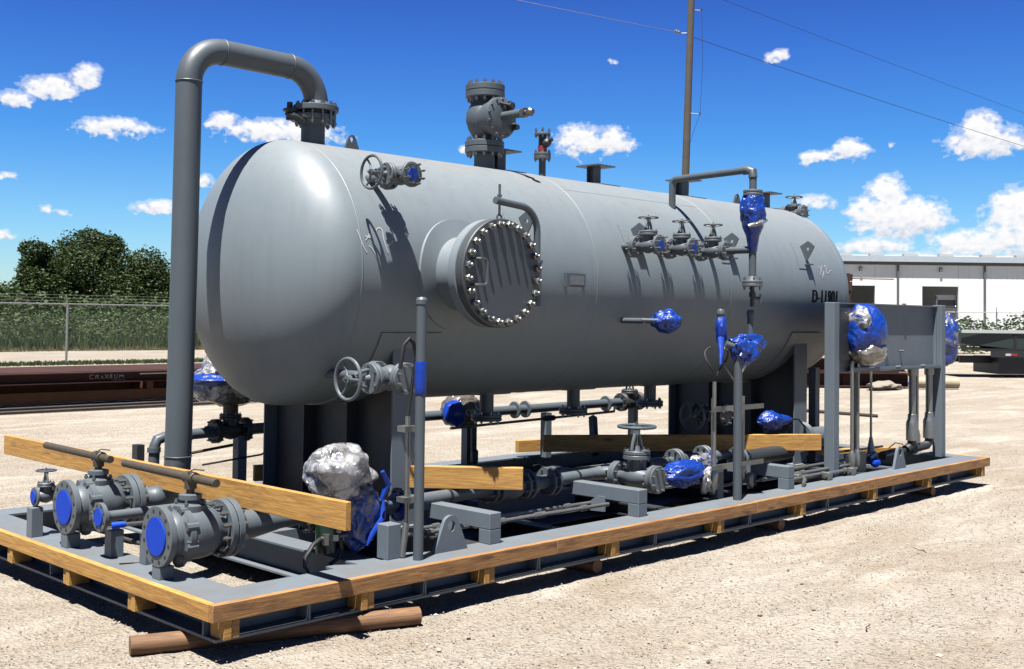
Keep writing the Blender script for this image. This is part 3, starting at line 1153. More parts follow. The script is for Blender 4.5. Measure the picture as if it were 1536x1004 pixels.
# ------------------------------------------------------------------ rusty steel right of the tank
M_r = Matrix(((BX.x, -BN.x, 0, 22.6), (BX.y, -BN.y, 0, 11.9), (0, 0, 1, GZ), (0, 0, 0, 1)))
k = 0
for x0, x1, y, z, h, w, lb in ((1.0, 4.4, 0, 0, .38, .35, 'rusty beam in the bottom row of the right-hand steel heap'), (1.3, 4.3, .55, 0, .38, .3, 'second rusty beam from the front in the right-hand steel heap'),
                          (.9, 4.35, .1, .40, .34, .3, 'rusty beam on top of the right-hand steel heap'), (1.0, 4.4, 1.1, 0, .7, .3, 'deep rusty beam at the back of the right-hand steel heap')):
    a, b = M_r @ Vector((x0, y, z + .02)), M_r @ Vector((x1, y, z + .02))
    t = thing('steel_beam', lb, 'steel beam', a, 'rusty steel heap beyond the panel')
    part(t, 'profile', ibeam(a, b, w, h, .03, .025), RUST)
t = thing('steel_pipe', 'cream steel pipe with an open end on the ground beyond the control panel', 'pipe', M_r @ Vector((5, -.3, .15)))
part(t, 'pipe_wall', MB().lathe([(.14, 0), (.14, 1.2), (.12, 1.2), (.12, .0)], M_r @ Vector((4.4, -.3, .16)), BX, 20, close=False), simple('cream pipe coating', (.55, .45, .30), .7, 0, .35, 5))
t = thing('cloth_bundle', 'pale rag bundle with a blue end lying before the rusty heap', 'rag', M_r @ Vector((3.7, -.75, 0)))
part(t, 'rag', MB().blob(M_r @ Vector((3.5, -.75, .08)), (.6, .3, .12), 3, .5, 3, 3), simple('pale rag', (.4, .34, .27), .9))
part(t, 'blue_end', MB().blob(M_r @ Vector((4.2, -.9, .16)), (.12, .1, .1), 4, .2, 3, 3), TAPE)
t = thing('rusty_frame', 'brown rusty steel frame with a long rod behind the right end of the tank', 'steel frame', (23.9, 8.9, GZ))
M_f = Matrix(((BX.x, -BN.x, 0, 24.7), (BX.y, -BN.y, 0, 9.95), (0, 0, 1, GZ), (0, 0, 0, 1)))
part(t, 'column', MB().add([M_f @ Vector(p) for p in ((-.2, -.2, 0), (.10, -.2, 0), (.10, .2, 0), (-.2, .2, 0), (-.15, -.12, 3.0), (.0, -.12, 3.0), (.0, .12, 3.0), (-.15, .12, 3.0))], [(0, 3, 2, 1), (4, 5, 6, 7), (0, 1, 5, 4), (1, 2, 6, 5), (2, 3, 7, 6), (3, 0, 4, 7)]), RUST, smooth=0)
part(t, 'head_plate', MB().box((-.2, -.16, 2.55), (.06, .16, 2.78), M_f), RUST, smooth=0)
part(t, 'pin', MB().cyl(M_f @ Vector((.04, 0, 2.8)), M_f @ Vector((.04, 0, 2.98)), .07), RUST)
part(t, 'rod', MB().cyl(M_f @ Vector((.1, 0, 2.87)), M_f @ Vector((1.2, 0, 2.86)), .018), RUSTL)
part(t, 'lower_beam', MB().box((.0, -.2, 2.12), (.62, .2, 2.22), M_f), RUST, smooth=0)
# ================================================================== SKID
H0 = .194
t = thing('skid_frame', 'grey steel skid frame that carries the tank and all its piping', 'skid', (0, 0, 0))
W_, L_ = 3.393, 9.165
part(t, 'side_beam', ibeam((0, .12, 0), (L_, .12, 0), .24, H0, .014, .012), SKIDP, smooth=0)
part(t, 'side_beam', ibeam((0, W_ - .12, 0), (L_, W_ - .12, 0), .24, H0, .014, .012), SKIDP, smooth=0)
for x in (.12, L_ - .12):
    part(t, 'end_beam', ibeam((x, .2405, 0), (x, W_ - .2405, 0), .24, H0, .014, .012), SKIDP, smooth=0)
for x in (1.15, 1.97, 3.1, 4.4, 5.6, 7.02, 8.1):
    part(t, 'cross_beam', ibeam((x, .2405, .002), (x, W_ - .2405, .002), .12 if x != 1.15 else .17, H0 - .006 if x < 2 or x == 7.02 else .10, .012, .01), SKIDP if x < 1.5 else DARK_SHADEP, smooth=0)  # inner beams get a darker copy of the paint as tank shade
for y in (1.55, 2.3):
    mb = MB()
    for a, b in ((1.24, 1.88), (2.06, 3.02), (3.18, 4.32), (4.48, 5.52), (5.68, 6.93), (7.11, 8.02), (8.18, 8.9)):
        mb.box((a, y - .06, .02), (b, y + .06, .17))
    part(t, 'stringer', mb, SKIDP, kind='stuff', smooth=0)
mb = MB().box((1.24, 1.0, .0), (1.87, 3.0, .0015)).box((2.07, 1.1, .0), (8.9, 3.0, .0015))
part(t, 'tank_shade_sheet', mb, DARK_SHADEP, smooth=0)  # added dark sheet standing in for the tank's shade on the ground
# web stiffeners in the outer webs
for x in (.55, 1.35, 2.3, 3.5, 4.7, 5.9, 7.1, 8.3):
    part(t, 'stiffener', MB().box((x, .005, .0145), (x + .012, .112, H0 - .0145)), SKIDP, smooth=0)
for y in (.9, 1.9, 2.8):
    part(t, 'stiffener', MB().box((.005, y, .0145), (.112, y + .012, H0 - .0145)), SKIDP, smooth=0)


def pad_eye(parent, c, w, h, r, th, ax='x', name='lifting_lug', m_=SKIDP, lbl=None):
    X = Vector((1, 0, 0)) if ax == 'x' else Vector((0, 1, 0))
    T = Vector((0, th, 0)) if ax == 'x' else Vector((th, 0, 0))
    cy = h - w * .24
    out = [(-w / 2, 0), (-w * .25, 0), (0, 0), (w * .25, 0), (w / 2, 0)]
    a0, a1 = rad(-25), rad(205)
    rr = w * .24
    for i in range(11):
        a = rad(20) + (rad(160) - rad(20)) * i / 10
        out.append((rr * math.cos(a), cy + rr * math.sin(a)))
    mb = MB().ringplate(out, (0, cy), r, c, X, (0, 0, 1), T)
    return part(parent, name, mb, m_, lbl, smooth=25)


pad_eye(t, (1.69, .17, H0), .27, .215, .033, .025)
pad_eye(t, (7.55, .17, H0), .25, .215, .033, .025)
# corner and side gussets on the inner edge
for x in (.9, 1.42, 4.62, 6.5):
    part(t, 'gusset', MB().prism([(0, 0), (.2, 0), (.06, .1), (0, .1)], (x, .2405, H0 - .012), (1, 0, 0), (0, 1, 0), (0, 0, .012)), SKIDP, smooth=0)


# ------------------------------------------------------------------ timber edging, blocks, logs
def plank(name, label, a, b, w, h, m_, group=None, tilt=0., cat='plank', bev=.003):
    """a,b: centres of the two ends; w thickness across, h height"""
    a, b = Vector(a), Vector(b)
    d = b - a
    L = d.length
    mb = MB().box((-L / 2, -w / 2, -h / 2), (L / 2, w / 2, h / 2), bev=bev)
    me = build(name, mb, m_, smooth=0)
    o = bpy.data.objects.new(name, me)
    COL.objects.link(o)
    o.location = (a + b) / 2
    x = d.normalized()
    y = Vector((0, 0, 1)).cross(x).normalized()
    z = x.cross(y)
    o.rotation_euler = (Matrix((x, y, z)).transposed() @ Matrix.Rotation(tilt, 3, 'X')).to_euler()
    o['label'] = label
    o['category'] = cat
    if group:
        o['group'] = group
    return o


G1 = 'pine planks fixed along the skid edge'
xs = [-.042, 2.42, 4.73, 6.64, 9.2]
lb = ['pine edging plank on the long front side, starting at the near corner', 'second pine edging plank on the long front side, with a black blotch on it', 'third pine edging plank on the long front side, below the blue wrapped stands', 'rightmost edging plank of the long front side, below the control panel']
for i in range(4):
    plank('edging_plank', lb[i], (xs[i] + .001, -.023, .152), (xs[i + 1] - .003, -.023, .152 - .002 * (i % 2)), .038, .089, [PINEW, PINEW, PINEW, PINEW][i], G1, rad(.4))
plank('edging_plank', 'bright yellow pine edging plank on the short left end of the skid', (-.023, .001, .152), (-.023, 3.39, .152), .038, .089, PINE, G1)
plank('edging_plank', 'pine edging plank along the far right end of the skid', (L_ + .023, .0, .152), (L_ + .023, 3.39, .152), .038, .089, PINE, G1)
xb = [0.07, 0.91, 1.83, 3.01, 4.25, 5.43, 6.68, 7.78, 9.04]
ordn = ['first', 'second', 'third', 'fourth', 'fifth', 'sixth', 'seventh', 'eighth', 'last']
for i, x in enumerate(xb):
    b = thing('spacer_block', ordn[i] + ' wooden spacer block from the near corner along the front side', 'wood block', (x, -.02, 0), 'spacer blocks below the edging planks')
    w = .046
    part(b, 'board', MB().box((x - w, -.036, .0155), (x - .002, .09, .106), bev=.002), PINE, smooth=0)
    part(b, 'board', MB().box((x + .002, -.030, .0155), (x + w, .09, .106), bev=.002), PINE if i % 2 else PINEW, smooth=0)
for i, y in enumerate((.80, 1.60, 2.42, 3.2)):
    b = thing('spacer_block', ordn[i] + ' wooden spacer block from the near corner along the left end', 'wood block', (-.02, y, 0), 'spacer blocks below the edging planks')
    part(b, 'board', MB().box((-.036, y - .046, .0155), (.09, y - .002, .106), bev=.002), PINE, smooth=0)
    part(b, 'board', MB().box((-.030, y + .002, .0155), (.09, y + .046, .106), bev=.002), PINE, smooth=0)


def log(label, a, b, r, notch=None):
    a, b = Vector(a), Vector(b)
    L = (b - a).length
    mb = MB()
    n = 10
    rings = []
    for i in range(n + 1):
        rings.append(r * (1 + .04 * noise.noise(Vector((i * .7, r, a.x)))))
    mb.tube([(-L / 2 + L * i / n, .004 * noise.noise(Vector((i * .5, 0, 1))), 0) for i in range(n + 1)], rings, 16)
    me = build('log', mb, LOGM, smooth=40)
    o = bpy.data.objects.new('timber_log', me)
    COL.objects.link(o)
    o.location = (a + b) / 2
    d = (b - a).normalized()
    y = Vector((0, 0, 1)).cross(d).normalized()
    o.rotation_euler = Matrix((d, y, d.cross(y))).transposed().to_euler()
    o['label'] = label
    o['category'] = 'log'
    o['group'] = 'round timbers under the skid'
    return o


log('round brown timber sticking out both sides of the near skid corner', (-.235, .41, -.052), (1.2, -.12, -.052), .049)
for x, y0, lbl in ((2.9, .03, 'round timber under the skid, in the shadow below the front valves'), (5.2, .03, 'round timber under the middle of the skid'), (7.97, .02, 'round timber end showing under the right part of the skid')):
    log(lbl, (x, y0, -.05), (x + .02, 3.38, -.05), .048)

plank('loose_plank', 'longest loose pine plank, lying across the left end over the ball valves', (.63, -.215, .572), (.63, 4.2, .565), .038, .148, PINE, 'loose planks on the skid')
plank('loose_plank', 'short thick pine plank with one knot, beside the front pipe stand', (1.97, 1.02, .53), (2.56, .405, .525), .06, .148, PINE, 'loose planks on the skid')
plank('loose_plank', 'long pine plank under the tank, partly shaded, ending at the control panel post', (4.62, 2.15, .47), (6.75, .565, .47), .06, .150, PINE, 'loose planks on the skid')
plank('wood_block', 'short yellow wood block standing at the far edge of the skid', (5.35, 3.2, .30), (5.7, 3.12, .30), .06, .12, PINE, None, cat='wood block')
plank('wood_block', 'yellow wood block standing on the skid behind the left saddle', (2.25, 3.2, .30), (2.47, 3.12, .30), .06, .13, PINE, None, cat='wood block')
plank('loose_plank', 'thin pine plank lying flat behind the conduits at the right end', (7.5, 1.2, .26), (8.75, .62, .26), .1, .05, PINE, 'loose planks on the skid')
plank('loose_plank', 'pine plank lying flat behind the front gate valve', (3.0, 1.3, .36), (4.3, 1.25, .36), .14, .03, PINE, 'loose planks on the skid')

# ================================================================== TANK
TY, TZ, TR = 1.696, 1.898, .908
X0, X1 = 1.446, 7.64
HK = .4875


def shell(x, s, tt):
    """point on the near side of the shell: s = arc height above the axis, tt = stand-off"""
    a = s / TR
    return Vector((x, TY - (TR + tt) * math.cos(a), TZ + (TR + tt) * math.sin(a)))


T = thing('storage_tank', 'large horizontal grey pressure tank on two saddles, lettered D-11901', 'tank', (4.54, TY, H0))
prof = []
for i in range(25):
    a = math.pi / 2 * i / 24
    prof.append((TR * math.sin(a), X0 - HK * TR * math.cos(a)))
prof = [(0, X0 - HK * TR)] + prof[1:]
mid = [X0 + (X1 - X0) * k / 14 for k in range(1, 14)]
prof += [(TR, x) for x in mid]
for i in range(25):
    a = math.pi / 2 * (1 - i / 24)
    prof.append((TR * math.sin(a) if i < 24 else 0, X1 + HK * TR * math.cos(a)))
part(T, 'shell', MB().lathe(prof, (0, TY, TZ), (1, 0, 0), 128), TANKP, smooth=60)
for x in (X0 + .03, 3.7655, 5.6, X1 - .03):
    r0 = .007
    part(T, 'weld_seam', MB().lathe([(TR - .003, x - r0), (TR + .002, x - r0 * .5), (TR + .0025, x), (TR + .002, x + r0 * .5), (TR - .003, x + r0)], (0, TY, TZ), (1, 0, 0), 128, close=False), TANKP, smooth=60)
for xa, xb_, aa in ((3.77, 5.6, .95),):
    mb = MB()
    mb.tube([shell(xa + (xb_ - xa) * i / 8, aa * TR, .0) for i in range(9)], .0018, 5)
    part(T, 'weld_seam', mb, TANKP)


def patch(x0, x1, a0, a1, th, n=24, y=1):
    """curved plate on the shell; angles from the bottom, negative towards the viewer side"""
    vs = []
    for k in range(n + 1):
        a = a0 + (a1 - a0) * k / n
        for r, x in ((TR - .002, x0), (TR + th, x0), (TR + th, x1), (TR - .002, x1)):
            vs.append(Vector((x, TY + r * math.sin(a), TZ - r * math.cos(a))))
    fs = []
    for k in range(n):
        b = 4 * k
        for q in range(4):
            fs.append((b + q, b + (q + 1) % 4, b + 4 + (q + 1) % 4, b + 4 + q))
    fs += [(0, 3, 2, 1), (4 * n, 4 * n + 1, 4 * n + 2, 4 * n + 3)]
    return MB().add(vs, fs)


for sx in (1.97, 7.02):
    part(T, 'wear_plate', patch(sx - .26, sx + .26, rad(-64), rad(64), .011), TANKP, smooth=40)
    # saddle: web, end plates, ribs, base
    sd_ = part(T, 'saddle', MB().box((sx - .12, .90, H0 + .001), (sx + .12, 2.49, H0 + .016)), TANKP, 'tank saddle', smooth=0)
    ys_ = [.945 + 1.502 * i / 24 for i in range(25)]
    R2 = TR + .012
    poly = [(.945, H0 + .016), (2.447, H0 + .016)] + [(y, TZ - math.sqrt(R2 ** 2 - (y - TY) ** 2)) for y in ys_[::-1]]
    part(sd_, 'web_plate', MB().prism(poly, (sx, 0, 0), (0, 1, 0), (0, 0, 1), (.016, 0, 0)), DARK_SHADEP, smooth=0)  # web and ribs: shade under the tank put into a darker paint
    for y in (.94, 2.452):
        zt = TZ - math.sqrt(R2 ** 2 - (y - TY) ** 2)
        part(sd_, 'end_plate', MB().box((sx - .115, y - .007, H0 + .016), (sx + .115, y + .007, zt + .012)), SKIDP, smooth=0)
    for y in (1.44, 1.95):
        zt = TZ - math.sqrt(R2 ** 2 - (y - TY) ** 2)
        for s_ in (-1, 1):
            a_, b_ = sorted((sx + s_ * .0085, sx + s_ * .112))
            part(sd_, 'rib', MB().box((a_, y - .006, H0 + .016), (b_, y + .006, zt - .002)), DARK_SHADEP, smooth=0)

# ---- manway
MX, MZ = 2.335, 1.90
mb = MB()
n = 72
vs = []
for k in range(n):
    a = 2 * math.pi * k / n
    for rr, tt in ((.245, .014), (.388, .014), (.394, .0), (.245, -.002)):
        vs.append(shell(MX + rr * math.cos(a), rr * math.sin(a), tt))
fs = []
for k in range(n):
    b, c = 4 * k, 4 * ((k + 1) % n)
    for q in range(3):
        fs.append((b + q, c + q, c + q + 1, b + q + 1))
mb.add(vs, [f[::-1] for f in fs])
MW = part(T, 'manway', MB().cyl((MX, .90, MZ), (MX, .56, MZ), .255, seg=64), TANKP, 'round manway with a bolted blind cover')
part(MW, 'reinforcing_pad', mb, TANKP, smooth=30)
NY = Vector((0, -1, 0))
part(MW, 'neck_flange', MB().lathe([(.262, -.10), (.30, -.02), (.355, 0), (.362, .005), (.362, .066), (.355, .071)], (MX, .545, MZ), NY, 72), TANKP)
part(MW, 'cover', MB().lathe([(.33, -.004), (.33, 0), (.355, .002), (.3625, .008), (.3625, .068), (.357, .074), (0, .074)], (MX, .470, MZ), NY, 72), painted('manway cover paint', (.09, .106, .12), .45, .1))
for i in range(24):
    a = 2 * math.pi * (i + .5) / 24
    c = Vector((MX + .325 * math.cos(a), .47, MZ + .325 * math.sin(a)))
    if i == 0:
        bm_ = MB()
        bm_.lathe([(.0125, -.09), (.0125, .125), (.009, .129)], (0, 0, 0), NY, 8)
        bm_.lathe([(.021, .075), (.0245, .079), (.0245, .097), (.02, .102)], (0, 0, 0), NY, 6)
        bmesh_ = build('bolt', bm_, ZINC, smooth=30)
    o = bpy.data.objects.new('bolt', bmesh_)
    COL.objects.link(o)
    o.parent = MW
    o.location = c - Vector((4.54, TY, H0))
    o.rotation_euler = (0, a * 3, 0)
Y_ = .396
part(MW, 'handle', MB().tube([(MX - .285 + .0, Y_ - .0, MZ + .085), (MX - .285, Y_ - .045, MZ + .085), (MX - .262, Y_ - .062, MZ + .085), (MX - .215, Y_ - .062, MZ + .083), (MX - .202, Y_ - .062, MZ + .065), (MX - .202, Y_ - .062, MZ - .065), (MX - .215, Y_ - .062, MZ - .083), (MX - .262, Y_ - .062, MZ - .085), (MX - .285, Y_ - .045, MZ - .085), (MX - .285, Y_, MZ - .085)], .0085, 8), DZINC)
# davit
DX = MX + .41
DY = .475
dav = [(DX, DY, 1.70), (DX, DY, 2.20)] + arc((DX - .17, DY, 2.20), 0, math.pi / 2, .17, (1, 0, 0), (0, 0, 1), 8)[1:] + [(MX + .05, DY + .0, 2.385), (MX + .0, DY, 2.39)]
part(MW, 'davit_arm', MB().tube(dav, .0245, 14), PAINT)
part(MW, 'davit_socket', MB().cyl((DX, DY, 1.69), (DX, DY, 1.99), .033).cyl((DX, DY, 1.985), (DX, DY, 2.005), .042), PAINT)
part(MW, 'socket_bracket', MB().box((DX - .06, DY - .012, 1.93), (DX + .0, DY + .05, 1.95)).box((DX - .06, DY - .012, 1.75), (DX + .0, DY + .05, 1.77)), PAINT, smooth=0)
part(MW, 'lifting_rod', MB().cyl((MX + .04, DY, 2.30), (MX + .04, DY, 2.50), .0085).cyl((MX + .04, DY, 2.415), (MX + .04, DY, 2.43), .017, seg=6), DZINC)
part(MW, 'eye_bolt', MB().torus((MX + .04, DY, 2.272), (0, 1, 0), .022, .007, 16, 6).torus((MX + .04, DY - .0, 2.245), (1, 0, 0), .02, .0065, 16, 6), DZINC)

# ---- top nozzles, supports, lugs
def stub(x, y, r, ztop, name='nozzle', padr=None, lbl=None):
    z0 = TZ + math.sqrt(max(.01, TR ** 2 - (y - TY) ** 2)) - .06
    nz = part(T, name, MB().cyl((x, y, z0), (x, y, ztop), r, seg=24), PAINT, lbl)
    return nz


UP = Vector((0, 0, 1))
nz = stub(1.72, TY, .084, 2.97)
part(nz, 'flange', MB().lathe([(.09, 0), (.125, .03), (.158, .032), (.16, .036), (.16, .066), (.157, .07)], (1.72, TY, 2.945), UP, 36), PAINT)
nz = stub(3.40, TY, .084, 2.93)
part(nz, 'flange', MB().lathe([(.155, 0), (.16, .004), (.16, .042), (.155, .046)], (3.40, TY, 2.935), UP, 36), PAINT)
nz = stub(4.085, TY, .03, 2.97)
part(nz, 'flange', MB().lathe([(.07, 0), (.073, .003), (.073, .024), (.07, .027)], (4.085, TY, 2.962), UP, 24), PAINT)
for x in (3.60, 4.81, 6.135, 7.62):
    sp = part(T, 'platform_support', ibeam((x, TY, 2.77), (x, TY, 2.968), .09, .09, .008, .007, up=(0, 1, 0)), PAINT, smooth=0)
    sq = .105
    part(sp, 'top_plate', MB().box((x - .125, TY - .105, 2.969), (x + .125, TY + .15, 2.981)), PAINT, smooth=0)
    part(sp, 'base_pad', patch(x - .13, x + .13, rad(180 - 10), rad(180 + 10), .008, 6), TANKP, smooth=0)
    part(sp, 'base_pad', MB().box((x - .006, TY - .30, 2.75), (x + .006, TY - .005, 2.80)), TANKP, smooth=0) if False else None
for x in (2.06, 7.03):
    pad_eye(T, (x, TY, TZ + TR - .01), .145, .125, .022, .02, m_=PAINT)
# clips with a hole on the near shoulder
for x in (2.99, 4.30, 5.625, 6.93):
    y0 = .0
    q = MB().ringplate([(y, z) for y, z in ((.85, 2.17), (.815, 2.20), (.765, 2.28), (.736, 2.335), (.77, 2.365), (.808, 2.39), (.85, 2.365), (.895, 2.34))], (.81, 2.31), .018, (x, 0, 0), (0, 1, 0), (0, 0, 1), (.012, 0, 0))
    cp = part(T, 'clip', q, PAINT, smooth=0)
    part(cp, 'ledge', MB().box((x - .04, .775, 2.155), (x + .05, .87, 2.167)), PAINT, smooth=0)
    part(cp, 'base_pad', patch(x - .15, x + .03, rad(-121), rad(-104), .006, 6), TANKP, smooth=0)
# name plate bracket
q = part(T, 'nameplate_bracket', MB().box((3.37, .752, 1.845), (3.376, .80, 1.945)).box((3.376, .752, 1.845), (3.58, .758, 1.945)).box((3.575, .758, 1.845), (3.581, .80, 1.945)), PAINT, smooth=0)
part(q, 'nameplate', MB().box((3.40, .7495, 1.86), (3.56, .7519, 1.93)), simple('stamped plate', (.30, .31, .31), .4, .6), smooth=0)
# lettering
vs_, fs_ = text_mesh('D-11901', .18, 0, 0)
mb = MB()
for dx_, tt_ in ((0, .004), (.008, .0045), (.016, .005)):
    mb.add([shell(6.965 + dx_ + v.x * .80, -.105 + v.y, tt_) for v in vs_], fs_)
part(T, 'lettering', mb, LETTER, smooth=0)
# chalk marks
mb = MB()
sh = lambda ox, os: (lambda u, v: shell(ox + u, os + v, .003))
f = sh(1.60, .16)
for st in ([(.0, .08), (.012, .115), (.045, .125), (.06, .10), (.055, .05), (.075, -.02), (.085, -.045)], [(-.09, .03), (-.05, .075), (-.045, .05)], [(-.09, .06), (-.045, .045), (-.06, .075)], [(-.15, .1), (-.12, .0), (-.09, -.05)], [(-.07, -.0), (-.035, -.03), (-.01, -.08)], [(.09, .005), (.14, .04)]):
    stroke(mb, st, .0035, f)
part(T, 'chalk_marking', mb, WHITE, smooth=0)
mb = MB()
f = sh(7.16, .19)
for st in ([(.0, .07), (.03, .03), (.05, .0)], [(.06, .08), (.02, .02), (-.01, -.02)], [(.03, -.03), (.06, .0), (.08, .03), (.05, -.03), (.02, -.055)], [(.10, .06), (.13, .09), (.145, .06), (.11, .0), (.16, .0), (.20, .03), (.23, .035)]):
    stroke(mb, st, .004, f)
part(T, 'chalk_marking', mb, WHITE, smooth=0)
# bottom nozzles
for x, zf in ((3.46, .80), (4.515, .80), (5.60, .82)):
    nz = part(T, 'drain_nozzle', MB().cyl((x, TY, zf + .02), (x, TY, 1.02), .057), PAINT)
    part(nz, 'flange', MB().disc((x, TY, zf), UP, .125, .025).disc((x, TY, zf - .028), UP, .125, .025), PAINT)
    part(nz, 'bolts', MB().bolts((x, TY, zf), UP, .1, 8, .012, -.05, .05), DZINC, kind='stuff')
    part(nz, 'reinforcing_pad', patch(x - .13, x + .13, rad(-9), rad(9), .008, 6), TANKP, smooth=0)
# side nozzles used by the valves
def side_nozzle(x, y_out, z, r=.03):
    ys = TY - math.sqrt(TR ** 2 - (z - TZ) ** 2)
    return part(T, 'side_nozzle', MB().cyl((x, y_out, z), (x, ys + .03, z), r), PAINT)


side_nozzle(1.70, .84, 2.51)
side_nozzle(1.45, .62, 1.23)
for x in (4.13, 4.57, 5.01):
    side_nozzle(x, .73, 2.187)
side_nozzle(4.13, .62, 1.595, .022)
# ================================================================== VALVES AND PIPES
X_, Y_A, Z_ = Vector((1, 0, 0)), Vector((0, 1, 0)), Vector((0, 0, 1))


def gate_valve(label, loc, L=.24, Rf=.0825, H=.22, Rw=.075, rot=None, cover=False, group=None, paint_=None, wheel=True, studs=True, nb=8, body=.055, wm=None, spokes=4):
    """flow along local Y, stem along local +Z"""
    P_ = paint_ or VALVEP
    t = thing('gate_valve', label, 'valve', loc, group, rot, local=True)
    th = Rf * .26
    part(t, 'body', MB().lathe([(Rf * .45, -L / 2 + th), (Rf * .5, -L * .3), (body, -L * .15), (body * 1.15, 0), (body, L * .15), (Rf * .5, L * .3), (Rf * .45, L / 2 - th)], (0, 0, 0), (0, 1, 0), 24, close=False)
         .cyl((0, 0, 0), (0, 0, H * .38), body * .95, seg=20), P_)
    for s in (-1, 1):
        y = s * L / 2
        part(t, 'flange', MB().disc((0, y, 0), (0, -s, 0), Rf, th, 28), P_)
        part(t, 'flange', MB().disc((0, y + s * .003, 0), (0, s, 0), Rf, th, 28), P_) if (s > 0 or not cover) else None
        if studs and not (cover and Rf < .07):
            part(t, 'flange_bolts', MB().bolts((0, y, 0), (0, s, 0), Rf * .8, nb, Rf * .105, -th - .03, th + .035 if not (cover and s < 0) else .05, seg=6), ZINC, kind='stuff')
    if cover:
        part(t, 'blue_cover', MB().disc((0, -L / 2 - .001, 0), (0, -1, 0), Rf * (.52 if Rf > .07 else .66), .008, 24), TAPE if Rf > .07 else BLUEP)
    part(t, 'bonnet', MB().disc((0, 0, H * .36), (0, 0, 1), body * 1.35, H * .085, 24).disc((0, 0, H * .455), (0, 0, 1), body * 1.35, H * .075, 24), P_)
    part(t, 'bonnet_bolts', MB().bolts((0, 0, H * .45), (0, 0, 1), body * 1.12, 6, body * .14, -H * .13, H * .13), ZINC, kind='stuff')
    y_ = MB()
    b = body
    for s in (-1, 1):
        y_.tube([(s * b * .75, 0, H * .53), (s * b * .62, 0, H * .68), (s * b * .28, 0, H * .86)], b * .17, 8)
    y_.cyl((0, 0, H * .84), (0, 0, H * .93), b * .34, seg=12).cyl((0, 0, H * .52), (0, 0, H * .62), b * .4, b * .25, seg=12)
    part(t, 'yoke', y_, P_)
    part(t, 'stem', MB().cyl((0, 0, H * .55), (0, 0, H + Rw * .28), b * .13, seg=8), DZINC)
    if wheel:
        w = MB().torus((0, 0, H), (0, 0, 1), Rw, Rw * .09, 32, 8)
        w.cyl((0, 0, H - Rw * .14), (0, 0, H + Rw * .1), Rw * .2, seg=12)
        for i in range(spokes):
            a = 2 * math.pi * i / spokes + .5
            w.tube([(math.cos(a) * Rw * .1, math.sin(a) * Rw * .1, H), (math.cos(a) * Rw * .55, math.sin(a) * Rw * .55, H - Rw * .1), (math.cos(a) * Rw, math.sin(a) * Rw, H)], Rw * .065, 6)
        part(t, 'handwheel', w, wm or PAINT)
    return t


GV = 'small gate valves in a row on the tank side'
g1 = gate_valve('leftmost of the three small gate valves in a row on the tank side', (4.13, .585, 2.187), cover=True, group=GV)
copy_thing(g1, (4.57, .585, 2.187), 'middle one of the three small gate valves in a row on the tank side', GV)
gate_valve('rightmost of the three small gate valves in a row, joined to the vertical pipe', (5.01, .585, 2.187), group=GV)
gate_valve('gate valve with a sideways handwheel high on the left shoulder of the tank', (1.70, .70, 2.51), H=.235, Rw=.104, rot=(0, rad(-90), 0), cover=True, spokes=3)
gate_valve('larger gate valve with a knurled sideways handwheel low beside the taped pipe stand', (1.46, .48, 1.23), L=.27, Rf=.098, H=.32, Rw=.122, rot=(0, rad(-90), 0), body=.07, wm=VALVEP, spokes=3)
gate_valve('big gate valve with a wide flat handwheel at the skid front', (3.925, .52, .40), L=.36, Rf=.105, H=.385, Rw=.14, body=.078, spokes=3)
gate_valve('small valve with a handwheel above the right end of the tank', (7.66, 1.40, 2.75), H=.17, Rw=.085, L=.2)
gate_valve('gate valve with a dark handwheel in the shade under the tank', (5.75, 1.1, .75), L=.26, Rf=.1, H=.3, Rw=.13, rot=(0, rad(-90), 0), body=.06, paint_=DARK_SHADEP)
gate_valve('tiny gate valve at the left end of the skid, with a black handwheel', (.12, 2.262, .44), L=.15, Rf=.062, H=.16, Rw=.06, rot=(0, 0, rad(-90)), cover=True, body=.04)
part_t = thing('blind_flange', 'blind flange closing the big gate valve at the skid front', 'flange', (3.925, .33, .4))
part(part_t, 'plate', MB().disc((3.925, .33, .4), NY, .105, .026, 28), VALVEP)


